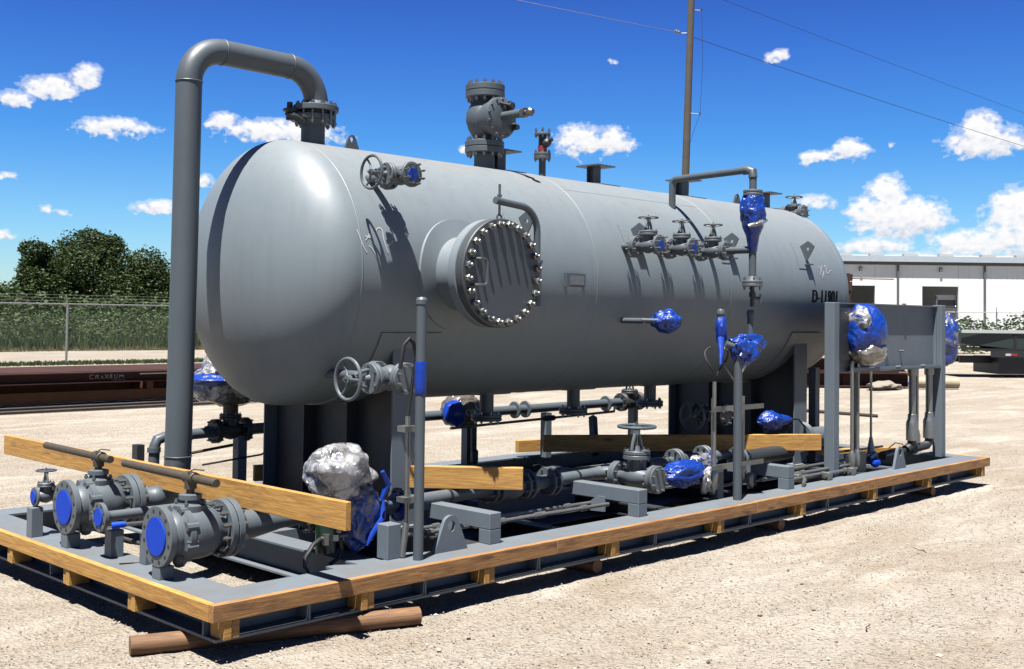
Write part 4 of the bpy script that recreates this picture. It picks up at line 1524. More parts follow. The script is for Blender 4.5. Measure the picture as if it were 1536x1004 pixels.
def ball_valve(label, y, z, hub_z, ly0, ly1, lx):
    """big flanged ball valve, flow along X from x=.03"""
    t = thing('ball_valve', label, 'valve', (.03, y, z), 'big ball valves with blue covers')
    c = Vector((0, y, z))
    NX = Vector((-1, 0, 0))
    part(t, 'flange', MB().lathe([(.159, 0), (.162, .003), (.162, .033), (.158, .037), (.12, .045), (.112, .06)], c + X_ * .03, X_, 40), VALVEP)
    holes = MB()
    for i in range(12):
        a = 2 * math.pi * (i + .5) / 12
        p = c + Vector((.0295, math.cos(a) * .135, math.sin(a) * .135))
        holes.lathe([(.0105, 0), (.0105, .0012), (0, .0012)], p, NX, 10)
    part(t, 'bolt_holes', holes, BLACK, kind='stuff')
    part(t, 'blue_cover', MB().disc(c + X_ * .029, NX, .105, .006, 36), BLUEP)
    part(t, 'body', MB().lathe([(.108, .085), (.118, .1), (.118, .13), (.135, .145), (.150, .155), (.150, .185), (.142, .19), (.145, .22), (.147, .27), (.14, .32), (.12, .355), (.108, .37), (.105, .40)], c, X_, 36, close=False)
         .lathe([(.10, .06), (.108, .085)], c, X_, 36, close=False)
         .blob(c + Vector((.17, -.0, -.135)), (.045, .035, .05), 2, .05, 2, 2, wr=0), VALVEP)
    part(t, 'body_bolts', MB().bolts(c + X_ * .17, X_, .134, 8, .016, -.035, .04, ph=.2), VALVEP, kind='stuff')
    mb = MB()
    for i in range(8):
        a = 2 * math.pi * (i + .5) / 8
        mb.cyl(c + Vector((.135, math.cos(a) * .137, math.sin(a) * .137)), c + Vector((.20, math.cos(a) * .137, math.sin(a) * .137)), .022, seg=8)
    part(t, 'bolt_boss', mb, VALVEP, kind='stuff')
    part(t, 'raised_lettering', MB().add([Vector((.212 + v.x * .8, y - .1485, z + .0 + v.y)) for v in text_mesh('VAL', .05)[0]], text_mesh('VAL', .05)[1]), VALVEP, smooth=0)
    part(t, 'mating_flange', MB().lathe([(.158, 0), (.161, .003), (.161, .034), (.158, .037)], c + X_ * .40, X_, 40), VALVEP)
    part(t, 'flange_bolts', MB().bolts(c + X_ * .42, X_, .135, 12, .0155, -.065, .085), ZINC, kind='stuff')
    zt = hub_z
    xh = lx
    part(t, 'bonnet', MB().lathe([(.085, z + .10), (.088, z + .135), (.088, z + .15), (.06, z + .155), (.05, z + .175), (.062, z + .18), (.062, z + .205), (.045, z + .21)], (xh, y, 0), Z_, 20)
         .box((xh - .075, y - .06, z + .12), (xh + .075, y + .06, z + .14)), VALVEP)
    part(t, 'bonnet_bolts', MB().bolts((xh, y, z + .145), Z_, .075, 4, .012, -.02, .035), VALVEP, kind='stuff')
    part(t, 'stem', MB().cyl((xh, y, z + .2), (xh, y, zt), .022, seg=12), BRASSY)
    lv = part(t, 'lever', MB().tube([(xh, ly0, zt - .003), (xh, ly1, zt + .004)], .0225, 14), BRASSY, 'brown pipe used as a valve lever')
    part(lv, 'hub', MB().lathe([(.03, -.05), (.034, -.045), (.034, .045), (.03, .05)], (xh, y, zt), Y_A, 14).tube([(xh + .0, y, zt - .06), (xh, y, zt)], .033, 12).tube([(xh - .03, y - .02, zt + .03), (xh - .01, y - .05, zt + .05), (xh + .03, y - .09, zt + .045)], .004, 5), BRASSY)
    return t


V2Y = .661
V1Y = 1.79
ball_valve('big grey ball valve with a blue cover, nearest the skid corner', V2Y, .42, .715, .394, 1.423, .226)
ball_valve('big grey ball valve with a blue cover, farther left under the long plank', V1Y, .435, .722, 1.631, 2.554, .24)


def weld_neck(t, c, ax, R=.162, r=.06, l=.07, th=.035, m_=VALVEP, seg=36, name='flange'):
    return part(t, name, MB().lathe([(R - .003, 0), (R, .003), (R, th), (R - .004, th + .002), (r * 1.5, th + .006), (r * 1.05, th + l), (r, th + l + .01)], c, ax, seg, close=False), m_)


# outlet of the near ball valve
t = thing('outlet_pipe', 'conical reducer and pipe leaving the nearest ball valve', 'pipe', (.45, V2Y, .42))
weld_neck(t, (.441, V2Y, .42), X_, r=.09, l=.05)
part(t, 'reducer', MB().lathe([(.084, .53), (.08, .62), (.058, .76), (.05, .80), (.046, .90)], (0, V2Y, .42), X_, 28), VALVEP)
part(t, 'pipe', MB().tube([(.89, V2Y, .42), (1.2, V2Y, .41), (1.45, .70, .405), (1.70, .70, .405)], .045, 16), VALVEP)
for x in (.98, 1.03, 1.14, 1.19):
    part(t, 'flange', MB().disc((x, V2Y, .415), X_, .095, .024), DARK_SHADEP)
part(t, 'flange_bolts', MB().bolts((1.005, V2Y, .415), X_, .078, 8, .011, -.06, .07).bolts((1.165, V2Y, .415), X_, .078, 8, .011, -.06, .07), DZINC, kind='stuff')

# tall riser
t = thing('riser_pipe', 'tall grey riser pipe looping over to the top of the tank', 'pipe', (.74, 1.71, .43))
yr = 1.665
p = [(.50, V1Y, .435), (.55, V1Y - .01, .435)] + [(x.x, V1Y - .02 - .09 * i / 7, x.z) for i, x in enumerate(arc((.595, 0, .545), -math.pi / 2, 0, .11, X_, Z_, 7))] + [(.705, yr, .68), (.712, yr, 1.2), (.722, yr, 2.0), (.730, yr, 3.10)]
p += [Vector((.730 + .23, yr, 3.10)) + Vector((-.23 * math.cos(a), 0, .23 * math.sin(a))) for a in [math.pi / 2 * i / 10 for i in range(1, 11)]]
p += [(1.49, yr, 3.325)]
p += [Vector((1.49, yr, 3.095)) + Vector((.23 * math.sin(a), 0, .23 * math.cos(a))) for a in [math.pi / 2 * i / 10 for i in range(1, 11)]]
p += [(1.72, yr, 3.075)]
part(t, 'pipe', MB().tube(p, [.072] * 2 + [.073, .074, .076, .078, .080, .082, .0835, .0835] + [.0835] * (len(p) - 10), 32), PAINT, smooth=50)
for c, ax in (((.7053, yr, .70), Z_), ((.730, yr, 3.10), Z_), ((.965, yr, 3.33), X_), ((1.488, yr, 3.326), X_)):
    part(t, 'weld_seam', MB().torus(c, ax, .0845, .0045, 36, 6), PAINT)
weld_neck(t, (.441, V1Y, .435), X_, r=.084, l=.05)
part(t, 'flange', MB().lathe([(.157, 0), (.16, .004), (.16, .036), (.155, .04), (.12, .042), (.09, .07)], (1.72, yr, 3.038), Z_, 36), PAINT)
part(t, 'flange_bolts', MB().bolts((1.72, yr, 3.02), Z_, .133, 12, .0155, -.085, .085), DZINC, kind='stuff')
t = thing('line_blind', 'dark spectacle spacer between the flanges at the top of the riser loop', 'line blind', (1.72, yr, 3.02))
part(t, 'ring', MB().disc((1.72, yr, 3.0185), Z_, .118, .017, 30), DARK_SHADEP)
part(t, 'paddle', MB().lathe([(0, 0), (.05, 0), (.055, .004), (.055, .013), (.05, .017), (0, .017)], (1.53, yr + .03, 3.0205), Z_, 16), DARK_SHADEP)
part(t, 'jack_screw', MB().tube([(1.585, yr - .02, 2.955), (1.53, yr - .03, 2.975), (1.485, yr - .02, 2.985), (1.455, yr - .02, 2.99)], [.03, .026, .018, .01], 8), DARK_SHADEP)
part(t, 'bolt_end', MB().cyl((1.555, yr + .08, 2.97), (1.555, yr + .08, 3.095), .026, .02, seg=8), DARK_SHADEP)

# relief valve on the tank top
t = thing('relief_valve', 'large upright valve with a round side cover on top of the tank', 'valve', (3.4, TY, 2.98))
part(t, 'flange', MB().lathe([(.155, 0), (.16, .004), (.16, .042), (.155, .046), (.1, .06)], (3.4, TY, 2.985), Z_, 36), PAINT)
part(t, 'flange_bolts', MB().bolts((3.4, TY, 2.983), Z_, .133, 12, .015, -.08, .085), ZINC, kind='stuff')
part(t, 'body', MB().lathe([(.085, 3.04), (.10, 3.07), (.135, 3.13), (.155, 3.20), (.15, 3.27), (.115, 3.33), (.095, 3.37), (.09, 3.40)], (3.4, TY, 0), Z_, 32)
     .lathe([(.13, 0), (.142, .06), (.15, .13), (.155, .16)], (3.4, TY, 3.205), NY, 32), PAINT, smooth=50)
part(t, 'side_cover', MB().lathe([(.163, 0), (.167, .004), (.167, .03), (.16, .036), (.10, .05), (.05, .055), (0, .055)], (3.4, TY - .16, 3.205), NY, 36), PAINT)
part(t, 'cover_bolts', MB().bolts((3.4, TY - .175, 3.205), NY, .148, 14, .012, -.02, .04), ZINC, kind='stuff')
part(t, 'indicator_shaft', MB().cyl((3.4, TY - .2, 3.215), (3.4, TY - .42, 3.215), .034, seg=18), PAINT)
part(t, 'shaft_end', MB().lathe([(.03, 0), (.04, .005), (.04, .04), (.02, .045), (.02, .065), (.034, .075), (.036, .1), (.02, .12)], (3.4, TY - .42, 3.215), NY, 16), DZINC)
part(t, 'side_fitting', MB().cyl((3.45, TY - .18, 3.30), (3.45, TY - .27, 3.30), .028).cyl((3.45, TY - .23, 3.24), (3.45, TY - .23, 3.34), .017).tube([(3.36, TY - .2, 3.32), (3.45, TY - .26, 3.30)], .014, 8), DARK_SHADEP)
part(t, 'plug', MB().cyl((3.53, TY - .18, 3.14), (3.53, TY - .25, 3.14), .022), DARK_SHADEP)
part(t, 'top_flange', MB().lathe([(.1, -.012), (.155, 0), (.16, .004), (.16, .046), (.155, .05)], (3.4, TY, 3.385), Z_, 36).lathe([(.155, 0), (.16, .004), (.16, .046), (.155, .05)], (3.4, TY, 3.439), Z_, 36), PAINT)
part(t, 'top_bolts', MB().bolts((3.4, TY, 3.437), Z_, .133, 12, .015, -.09, .085), ZINC, kind='stuff')
# small stack
t = thing('small_valve_stack', 'slim flanged fitting with a red band standing on the tank top', 'valve', (4.085, TY, 2.99))
part(t, 'flange', MB().disc((4.085, TY, 2.991), Z_, .073, .026), PAINT)
part(t, 'flange_bolts', MB().bolts((4.085, TY, 2.99), Z_, .058, 4, .012, -.05, .055), ZINC, kind='stuff')
part(t, 'red_band', MB().lathe([(.03, 3.02), (.04, 3.03), (.04, 3.075), (.03, 3.085)], (4.085, TY, 0), Z_, 16), RED)
part(t, 'body', MB().cyl((4.085, TY, 3.07), (4.085, TY, 3.17), .034).blob((4.085, TY - .045, 3.10), (.04, .05, .04), 5, .2, 3, 2).cyl((4.085, TY, 3.11), (4.085, TY - .11, 3.12), .018), DARK_SHADEP)
part(t, 'top_flange', MB().disc((4.085, TY, 3.165), Z_, .07, .022), PAINT)
part(t, 'top_bolts', MB().bolts((4.085, TY, 3.175), Z_, .056, 4, .012, -.03, .055), ZINC, kind='stuff')

# ---- vertical pipe beside the three valves, and its overhead line
VX, VY = 5.03, .21
t = thing('vent_pipe', 'grey pipe rising past the three valves and crossing back over the tank top', 'pipe', (VX, VY, 1.9))
part(t, 'pipe', MB().tube([(VX, VY, 1.92), (VX, VY, 2.56)], .031, 16).tube([(VX, VY, 2.187), (5.01, .46, 2.187)], .030, 16).tube([(VX, VY, 2.66), (VX, VY, 2.835)], .031, 16), PAINT)
part(t, 'elbow', MB().tube([(VX, VY, 2.78), (VX, VY + .005, 2.83), (VX, VY + .05, 2.846), (VX, VY + .09, 2.846)], .038, 14), PAINT)
part(t, 'cross_pipe', MB().tube([(VX, VY + .05, 2.847), (VX + .13, 1.08, 2.847)] + arc((VX + .13, 1.08, 2.80), math.pi / 2, 0, .045, (0, 1, 0), (0, 0, 1), 5)[1:] + [(VX + .13, 1.125, 2.55)], .030, 16), PAINT)
part(t, 'flange', MB().disc((VX, VY, 1.885), Z_, .083, .024).disc((VX, VY, 1.912), Z_, .083, .024).lathe([(.05, 1.936), (.035, 1.97)], (VX, VY, 0), Z_, 20), VALVEP)
part(t, 'flange_bolts', MB().bolts((VX, VY, 1.91), Z_, .064, 4, .013, -.055, .055), ZINC, kind='stuff')
part(t, 'upper_flange', MB().disc((VX, VY, 2.655), Z_, .08, .022).disc((VX, VY, 2.63), Z_, .08, .022), VALVEP)
part(t, 'drain_nipple', MB().cyl((VX, VY, 1.885), (VX, VY, 1.72), .018).cyl((VX, VY, 1.80), (VX, VY, 1.84), .03, seg=6).tube([(VX, VY, 1.79), (VX + .1, VY, 1.79)], .014, 8), DARK_SHADEP)
part(t, 'bleed_wheel', MB().torus((VX + .12, VY, 1.79), (.55, -.7, 0), .036, .005, 18, 6).tube([(VX + .095, VY, 1.765), (VX + .14, VY, 1.815)], .004, 5).tube([(VX + .10, VY, 1.815), (VX + .13, VY, 1.765)], .004, 5), simple('white enamel', (.6, .6, .58), .4))


def wrap(label, c, r3, seed, m_=WRAPB, extra=None, amp=.28, name='wrapped_instrument', group='instruments packed in stretch wrap', cat='wrapped device', wr=.10):
    t = thing(name, label, cat, c, group)
    mb = MB().blob(c, r3, seed, amp, 3.2, 5, wr=wr)
    part(t, 'stretch_wrap', mb, m_, smooth=50)
    return t


wr1 = wrap('blue wrapped regulator on the vertical pipe above the three valves', (VX, VY, 2.50), (.098, .098, .17), 2, amp=.22)
part(wr1, 'tail', MB().lathe([(.092, 2.42), (.085, 2.37), (.055, 2.30), (.042, 2.22), (.036, 2.17)], (VX, VY, 0), Z_, 20, close=False), WRAPB)
part(wr1, 'clear_band', MB().tube([(VX - .1, VY - .02, 2.375), (VX - .04, VY - .1, 2.40), (VX + .06, VY - .085, 2.43), (VX + .1, VY, 2.44)], [.015, .022, .018, .01], 8), WRAPC)
wl_ = wrap('blue wrapped gauge on a short stub in the middle of the tank side', (4.22, .47, 1.595), (.11, .12, .085), 5)
part(wl_, 'stub', MB().cyl((4.14, .45, 1.598), (4.02, .56, 1.60), .016).cyl((4.13, .60, 1.595), (4.16, .50, 1.595), .02), PAINT)


# ---- pipe stands
def stand(label, x, y, z0, z1, r, top=True, group='capped instrument pipe stands'):
    t = thing('pipe_stand', label, 'pipe stand', (x, y, z0), group)
    part(t, 'pipe', MB().cyl((x, y, z0), (x, y, z1), r, seg=18), PAINT)
    if top:
        part(t, 'cap', MB().lathe([(r + .001, 0), (r + .004, .004), (r + .004, .03), (r * .8, .043), (0, .047)], (x, y, z1 - .035), Z_, 18), PAINT)
    return t


s1 = stand('tallest pipe stand, rising in front of the left saddle with blue tape', 1.385, .108, H0, 1.71, .030)
part(s1, 'blue_tape', MB().lathe([(.0315, 1.15), (.036, 1.16), (.034, 1.2), (.037, 1.25), (.0335, 1.28), (.036, 1.33), (.0315, 1.345)], (1.385, .108, 0), Z_, 16, close=False), TAPE)
s2 = stand('pipe stand with blue wrapped fittings on its head, right of the middle', 4.70, .125, H0, 1.33, .034, False)
part(s2, 'cross_arm', MB().tube([(4.64, .2, 1.42), (4.70, .15, 1.39), (4.85, .2, 1.41), (5.065, .25, 1.44)], .028, 12), PAINT)
for x, z0, lb_ in ((4.64, 1.40, 'left'), (5.068, 1.44, 'right')):
    part(s2, 'capped_stub', MB().cyl((x, .25, z0), (x, .25, 1.665), .028, seg=16).lathe([(.029, 0), (.033, .004), (.033, .03), (.024, .045), (0, .048)], (x, .25, 1.65), Z_, 16), PAINT)
part(s2, 'capped_stub_tape', MB().blob((4.64, .245, 1.53), (.045, .045, .115), 3, .3, 4, 3), TAPE)
q = wrap('blue wrapped fitting sagging between the two capped stubs', (4.90, .18, 1.41), (.21, .085, .075), 8, amp=.4, wr=.12)
part(q, 'knot', MB().blob((4.77, .11, 1.36), (.11, .075, .105), 12, .5, 3, 4, wr=.12), WRAPB)
part(q, 'ribbon', MB().tube([(4.60, .22, 1.46), (4.52, .16, 1.35), (4.45, .12, 1.26)], [.03, .018, .008], 8), TAPE)
# capillary loops
for i, (c, r, lb_) in enumerate((((4.66, .3, 1.28), .13, 'black capillary tube loop left of the wrapped pipe stand'), ((4.93, .3, 1.26), .17, 'grey capillary tube loop right of the wrapped pipe stand'))):
    pts = [Vector(c) + Vector((r * math.cos(a), -.04 * math.sin(a * 2), r * .9 * math.sin(a))) for a in [rad(110) + rad(300) * k / 24 for k in range(25)]]
    single('capillary_tube', lb_, 'tube', MB().tube(pts, .0085, 8), BLACK if i == 0 else CONDUIT)

# conduit rack below
t = thing('conduit_rack', 'three upright conduits with two cross bars beside the wrapped pipe stand', 'conduit rack', (4.8, .25, H0))
for x, y, z1 in ((4.56, .25, 1.12), (4.66, .33, .98), (5.13, .36, .98)):
    q = part(t, 'conduit', MB().cyl((x, y, .38), (x, y, z1), .0155, seg=12), CONDUIT)
    part(q, 'seal_fitting', MB().lathe([(.018, .27), (.032, .29), (.034, .40), (.02, .44)], (x, y, 0), Z_, 12).cyl((x + .03, y, .31), (x + .055, y, .31), .014), CONDUIT)
part(t, 'cross_bar', MB().box((4.50, .215, .885), (5.22, .232, .925)).box((4.50, .2321, .885), (5.22, .25, .891)), CONDUIT, smooth=0)
part(t, 'cross_bar', MB().box((4.50, .215, .43), (5.22, .232, .47)).box((4.50, .2321, .43), (5.22, .25, .436)), CONDUIT, smooth=0)
part(t, 'bracket_post', MB().box((4.62, .255, H0), (4.70, .30, .43)), PAINT, smooth=0)
for x, z in ((4.50, .3), (4.62, .28), (5.15, .28)):
    part(t, 'union', MB().lathe([(.02, 0), (.03, .02), (.03, .11), (.02, .13)], (x, .3, z - .06), Z_, 10), DZINC)

# conduit next to the tallest stand
t = thing('instrument_conduit', 'thin upright conduit and hose clamped behind the tallest pipe stand', 'conduit', (1.33, .2, H0))
part(t, 'conduit', MB().cyl((1.37, .2, .40), (1.37, .2, 1.02), .015, seg=10).tube([(1.37, .2, .40), (1.36, .2, .34), (1.35, .21, .20)], .02, 10), CONDUIT)
part(t, 'clamp', MB().box((1.32, .165, .93), (1.41, .235, .965)), CONDUIT, smooth=0)
part(t, 'clamp', MB().box((1.32, .165, .52), (1.41, .235, .55)), CONDUIT, smooth=0)
part(t, 'hose', MB().tube([(1.37, .2, 1.02), (1.40, .2, 1.2), (1.405, .17, 1.36), (1.38, .17, 1.45), (1.345, .17, 1.475), (1.315, .18, 1.44), (1.305, .2, 1.30)], .0125, 10), BLACK)


# ---- square supports
def support(label, x, y, top, arm=None, w=.10):
    t = thing('pipe_support', label, 'pipe support', (x, y, H0), 'square tube pipe supports')
    part(t, 'post', MB().box((x - w / 2, y - w / 2, H0 + .0), (x + w / 2, y + w / 2, top), bev=.004), SKIDP, smooth=0)
    if arm:
        part(t, 'arm', MB().box((x - w / 2, y - w / 2, top + .001), (x + w / 2, arm, top + w + .001), bev=.004), SKIDP, smooth=0)
        # brace foot
        part(t, 'foot_plate', MB().prism([(0, 0), (.2, 0), (.06, .11), (0, .11)], (x - .05, y + .26, H0 + .002), (-.3, 1, 0), (0, 0, 1), (.012, 0, 0)), SKIDP, smooth=0)
    return t


support('short capped square post standing left of the tallest pipe stand', 1.29, .26, .395)
support('square L-shaped pipe support right of the first lifting lug', 2.045, .19, .285, .72)
support('square L-shaped pipe support in front of the big gate valve', 3.525, .19, .285, .80)
support('square L-shaped pipe support right of the wrapped pipe stand', 5.53, .19, .285, .75)
for x, y, top, w, lb_ in ((.075, .665, .262, .085, 'short square post under the nearest big ball valve'), (.075, 1.79, .276, .085, 'short square post under the farther big ball valve'), (.05, 2.25, .378, .075, 'short square post under the tiny gate valve at the left end'), (.14, 1.36, .35, .08, 'angled steel post under the small flanged pipe'), (.19, 1.05, .36, .07, 'plain square post between the two big ball valves')):
    t = thing('valve_support', lb_, 'support post', (x, y, H0), 'posts under the end valves')
    part(t, 'post', MB().box((x - w / 2, y - w / 2, H0), (x + w / 2, y + w / 2, top), bev=.003), SKIDP, smooth=0)

# small flanged pipe between the ball valves
t = thing('drain_pipe', 'small flanged pipe with a blue cover between the big ball valves', 'pipe', (.03, 1.333, .434))
part(t, 'pipe', MB().cyl((.05, 1.333, .434), (.75, 1.333, .434), .030, seg=16), VALVEP)
part(t, 'flange', MB().lathe([(.081, 0), (.083, .002), (.083, .022), (.08, .024), (.04, .035), (.032, .06)], (.03, 1.333, .434), X_, 28), VALVEP)
part(t, 'blue_cover', MB().disc((.029, 1.333, .434), (-1, 0, 0), .052, .005, 24), BLUEP)
mb = MB()
for i in range(8):
    a = 2 * math.pi * (i + .5) / 8
    mb.lathe([(.008, 0), (.008, .001), (0, .001)], (.0298, 1.333 + .067 * math.cos(a), .434 + .067 * math.sin(a)), (-1, 0, 0), 8)
part(t, 'bolt_holes', mb, BLACK, kind='stuff')
t = thing('tubing', 'thin steel tube with a blue end cap pointing out between the ball valves', 'tube', (.03, 1.085, .42))
part(t, 'tube', MB().tube([(.06, 1.085, .425), (.35, 1.0, .43), (.6, .98, .43)], .010, 8), DZINC)
part(t, 'blue_cap', MB().tube([(-.0, 1.11, .42), (.07, 1.083, .426)], [.021, .017], 12), BLUEP)
t = thing('tubing', 'rusty brown tube lying low behind the two big ball valves', 'tube', (.3, 1.5, .25))
part(t, 'tube', MB().tube([(.27, 2.0, .26), (.27, 1.0, .26)], .012, 8), BRASSY)

# ---- main header pipe along the front
HY, HZ = .765, .405
t = thing('header_pipe', 'long grey pipe line running along the skid below the tank', 'pipe', (1.72, HY, HZ))
part(t, 'pipe', MB().cyl((1.74, .70 + .02, HZ), (2.52, HY, HZ), .0455, seg=20), VALVEP)
part(t, 'pipe', MB().cyl((3.32, HY + .03, HZ), (3.76, HY + .06, HZ), .0455, seg=20), VALVEP)
part(t, 'elbow', MB().tube([(3.74, .828, HZ), (3.82, .825, HZ), (3.89, .80, HZ), (3.92, .75, HZ), (3.925, .71, HZ)], [.0455, .05, .054, .056, .056], 20), VALVEP)
part(t, 'clamp_band', MB().cyl((2.18, .742, HZ), (2.20, .743, HZ), .049).cyl((3.55, .808, HZ), (3.57, .809, HZ), .049), BLACK)
bf = part(t, 'flange', MB().disc((1.715, .71, HZ), X_, .105, .024, 30), VALVEP)
part(t, 'blue_tape', MB().disc((1.713, .70, HZ - .012), (-1, 0, 0), .094, .006, 24).blob((1.70, .66, HZ - .05), (.02, .05, .05), 4, .5, 4, 2), TAPE)
part(t, 'flange_bolts', MB().bolts((1.72, .71, HZ), X_, .085, 8, .012, -.02, .03), ZINC, kind='stuff')
t = thing('inline_valve', 'dark flanged inline valve behind the short thick plank', 'valve', (2.9, HY, HZ))
part(t, 'body', MB().lathe([(.05, 2.52), (.075, 2.66), (.09, 2.76), (.09, 2.86), (.07, 2.92), (.05, 2.98), (.05, 3.1), (.05, 3.32)], (0, HY + .02, HZ), X_, 24), VALVEP)
for x in (2.60, 2.66, 2.93, 2.99, 3.19, 3.25):
    part(t, 'flange', MB().disc((x, HY + .02, HZ), X_, .104, .022, 28), VALVEP)
part(t, 'flange_bolts', MB().bolts((2.58, HY + .02, HZ), X_, .085, 8, .012, -.04, .07).bolts((2.95, HY + .02, HZ), X_, .085, 8, .012, -.05, .08).bolts((3.22, HY + .02, HZ), X_, .085, 8, .012, -.04, .07), ZINC, kind='stuff')

wb = wrap('big blue wrapped valve lying right of the wide handwheel', (4.36, .40, .40), (.25, .10, .10), 21, WRAPB, amp=.22, wr=.12)
part(wb, 'clear_tail', MB().blob((4.56, .30, .34), (.07, .05, .09), 9, .4, 4, 3), WRAPC)
wrap('smaller blue wrapped fitting behind the big blue wrapped valve', (4.93, .62, .405), (.16, .08, .085), 23, WRAPM, amp=.25)
t = thing('header_pipe', 'second grey pipe line with flanges, behind the conduit rack', 'pipe', (4.75, .86, .42))
part(t, 'pipe', MB().cyl((4.62, .90, .415), (5.75, .83, .415), .034, seg=18).cyl((5.02, .88, .415), (5.5, .85, .415), .047, seg=18), VALVEP)
for x, R0 in ((4.86, .1), (4.90, .1), (5.27, .10), (5.31, .10)):
    part(t, 'flange', MB().disc((x, .875, .415), X_, R0, .024, 26), VALVEP)
part(t, 'flange_bolts', MB().bolts((4.89, .875, .415), X_, .082, 8, .012, -.05, .06).bolts((5.30, .875, .415), X_, .082, 8, .012, -.05, .06), ZINC, kind='stuff')
t = thing('large_pipe', 'thick dark pipe with a bolted end, below the long shaded plank', 'pipe', (5.8, .72, .39))
part(t, 'pipe', MB().cyl((5.72, .78, .37), (6.6, .82, .37), .072, seg=24), DARK_SHADEP)  # darker than its flange: shade below the plank painted in
part(t, 'end_flange', MB().disc((5.68, .78, .37), X_, .115, .028, 28).disc((5.64, .78, .37), X_, .09, .04, 28), VALVEP)
part(t, 'flange_bolts', MB().bolts((5.69, .78, .37), X_, .095, 8, .013, -.04, .05), DZINC, kind='stuff')
t = thing('filter_vessel', 'short grey vessel with a domed end and bolted flange beside the panel post', 'vessel', (7.45, .9, .45))
part(t, 'shell', MB().lathe([(.10, 7.12), (.10, 7.45), (.093, 7.52), (.07, 7.57), (.035, 7.59), (0, 7.595)], (0, .95, .45), X_, 28), VALVEP)
part(t, 'flange', MB().disc((7.05, .95, .47), X_, .15, .03, 30).disc((7.01, .95, .47), X_, .15, .03, 30), VALVEP)
part(t, 'flange_bolts', MB().bolts((7.03, .95, .47), X_, .125, 10, .014, -.05, .07), ZINC, kind='stuff')

# ---- loose conduits along the skid floor
t = thing('floor_conduits', 'bundle of thin conduits running low along the skid behind the front beam', 'conduit', (3, .5, .25))
for pts, r in (([(1.55, .62, .25), (2.5, .60, .25), (3.6, .56, .25)], .013), ([(1.5, .55, .235), (2.2, .54, .235), (3.2, .50, .235)], .015), ([(2.1, .42, .26), (3.45, .40, .26)], .014), ([(3.6, .62, .26), (5.0, .62, .26)], .012), ([(4.9, .45, .245), (6.4, .42, .245)], .013), ([(5.4, .36, .26), (6.9, .36, .26)], .016), ([(5.8, .30, .23), (6.6, .30, .23), (6.95, .3, .23)], .018), ([(6.0, .52, .27), (7.9, .55, .27)], .015)):
    q = part(t, 'conduit', MB().tube(pts, r, 10), CONDUIT)
    mb = MB()
    for k in (.2, .45, .8):
        c = Vector(pts[0]).lerp(Vector(pts[-1]), k)
        mb.cyl(c - X_ * .03, c + X_ * .03, r * 1.6, seg=8)
    part(q, 'coupling', mb, CONDUIT, kind='stuff')
for i, (x, y) in enumerate(((5.95, .33), (6.28, .22), (6.75, .24))):
    single('conduit_box', ['left', 'middle', 'right'][i] + ' one of three small square junction fittings on the front beam', 'junction box', MB().box((x - .035, y - .03, H0 + .002), (x + .035, y + .03, H0 + .07), bev=.006).cyl((x - .06, y, H0 + .035), (x + .06, y, H0 + .035), .016), CONDUIT, group='junction fittings near the panel')
single('elbow_tube', 'bent grey tube lying on the front beam beside the junction fittings', 'tube', MB().tube([(5.72, .14, H0 + .02), (5.85, .2, H0 + .045), (5.95, .28, H0 + .05), (6.25, .28, H0 + .05)], .016, 10), CONDUIT)

# ---- big wrapped actuator left
t = thing('wrapped_actuator', 'large crinkled clear and blue plastic bundle at the end of the long plank', 'wrapped device', (1.10, .48, .5), 'instruments packed in stretch wrap')
part(t, 'stretch_wrap', MB().blob((1.09, .5, .685), (.215, .2, .165), 31, .32, 2.6, 5, wr=.075), WRAPC, smooth=40)
part(t, 'lower_wrap', MB().blob((1.215, .46, .43), (.125, .12, .19), 37, .28, 2.6, 5, wr=.08), WRAPM, smooth=40)
part(t, 'tape_band', MB().tube([(1.25, .28, .70), (1.30, .29, .62), (1.26, .3, .53)], [.012, .022, .012], 8).tube([(1.32, .36, .52), (1.30, .33, .42), (1.22, .32, .34), (1.18, .33, .27)], [.012, .018, .018, .01], 8), TAPE)
t = thing('regulator', 'dark green regulator can standing below the large plastic bundle', 'regulator', (.95, .42, .25))
part(t, 'can', MB().lathe([(.055, .24), (.06, .25), (.06, .42), (.05, .44)], (.97, .44, 0), Z_, 20), simple('dark green enamel', (.006, .03, .014), .3))
part(t, 'fitting', MB().cyl((.90, .40, .33), (1.10, .42, .33), .016).cyl((.93, .38, .30), (.93, .38, .36), .024, seg=6).cyl((1.0, .39, .315), (1.0, .39, .35), .03, seg=6), DZINC)
part(t, 'hose', MB().tube([(.90, .40, .33), (.84, .38, .31), (.78, .37, .25), (.77, .36, .2), (.80, .35, .155)], .014, 10).tube([(1.06, .42, .31), (1.08, .43, .25), (1.04, .42, .20), (.98, .42, .17)], .012, 10), BLACK)

# ---- transmitter wrap
w3 = wrap('blue wrapped transmitter above the long plank, with a black cable', (6.42, .9, .665), (.135, .1, .085), 41, amp=.25, wr=.12)
part(w3, 'neck', MB().lathe([(.06, 0), (.04, .08), (.018, .12)], (6.52, .86, .67), (.8, -.5, .03), 14), WRAPB)
part(w3, 'cable', MB().tube([(6.60, .82, .68), (6.72, .78, .67), (6.80, .76, .60), (6.82, .75, .5), (6.82, .75, .4)], .009, 8), BLACK)
part(w3, 'stem', MB().cyl((6.38, .92, .3), (6.38, .92, .62), .02), DARK_SHADEP)

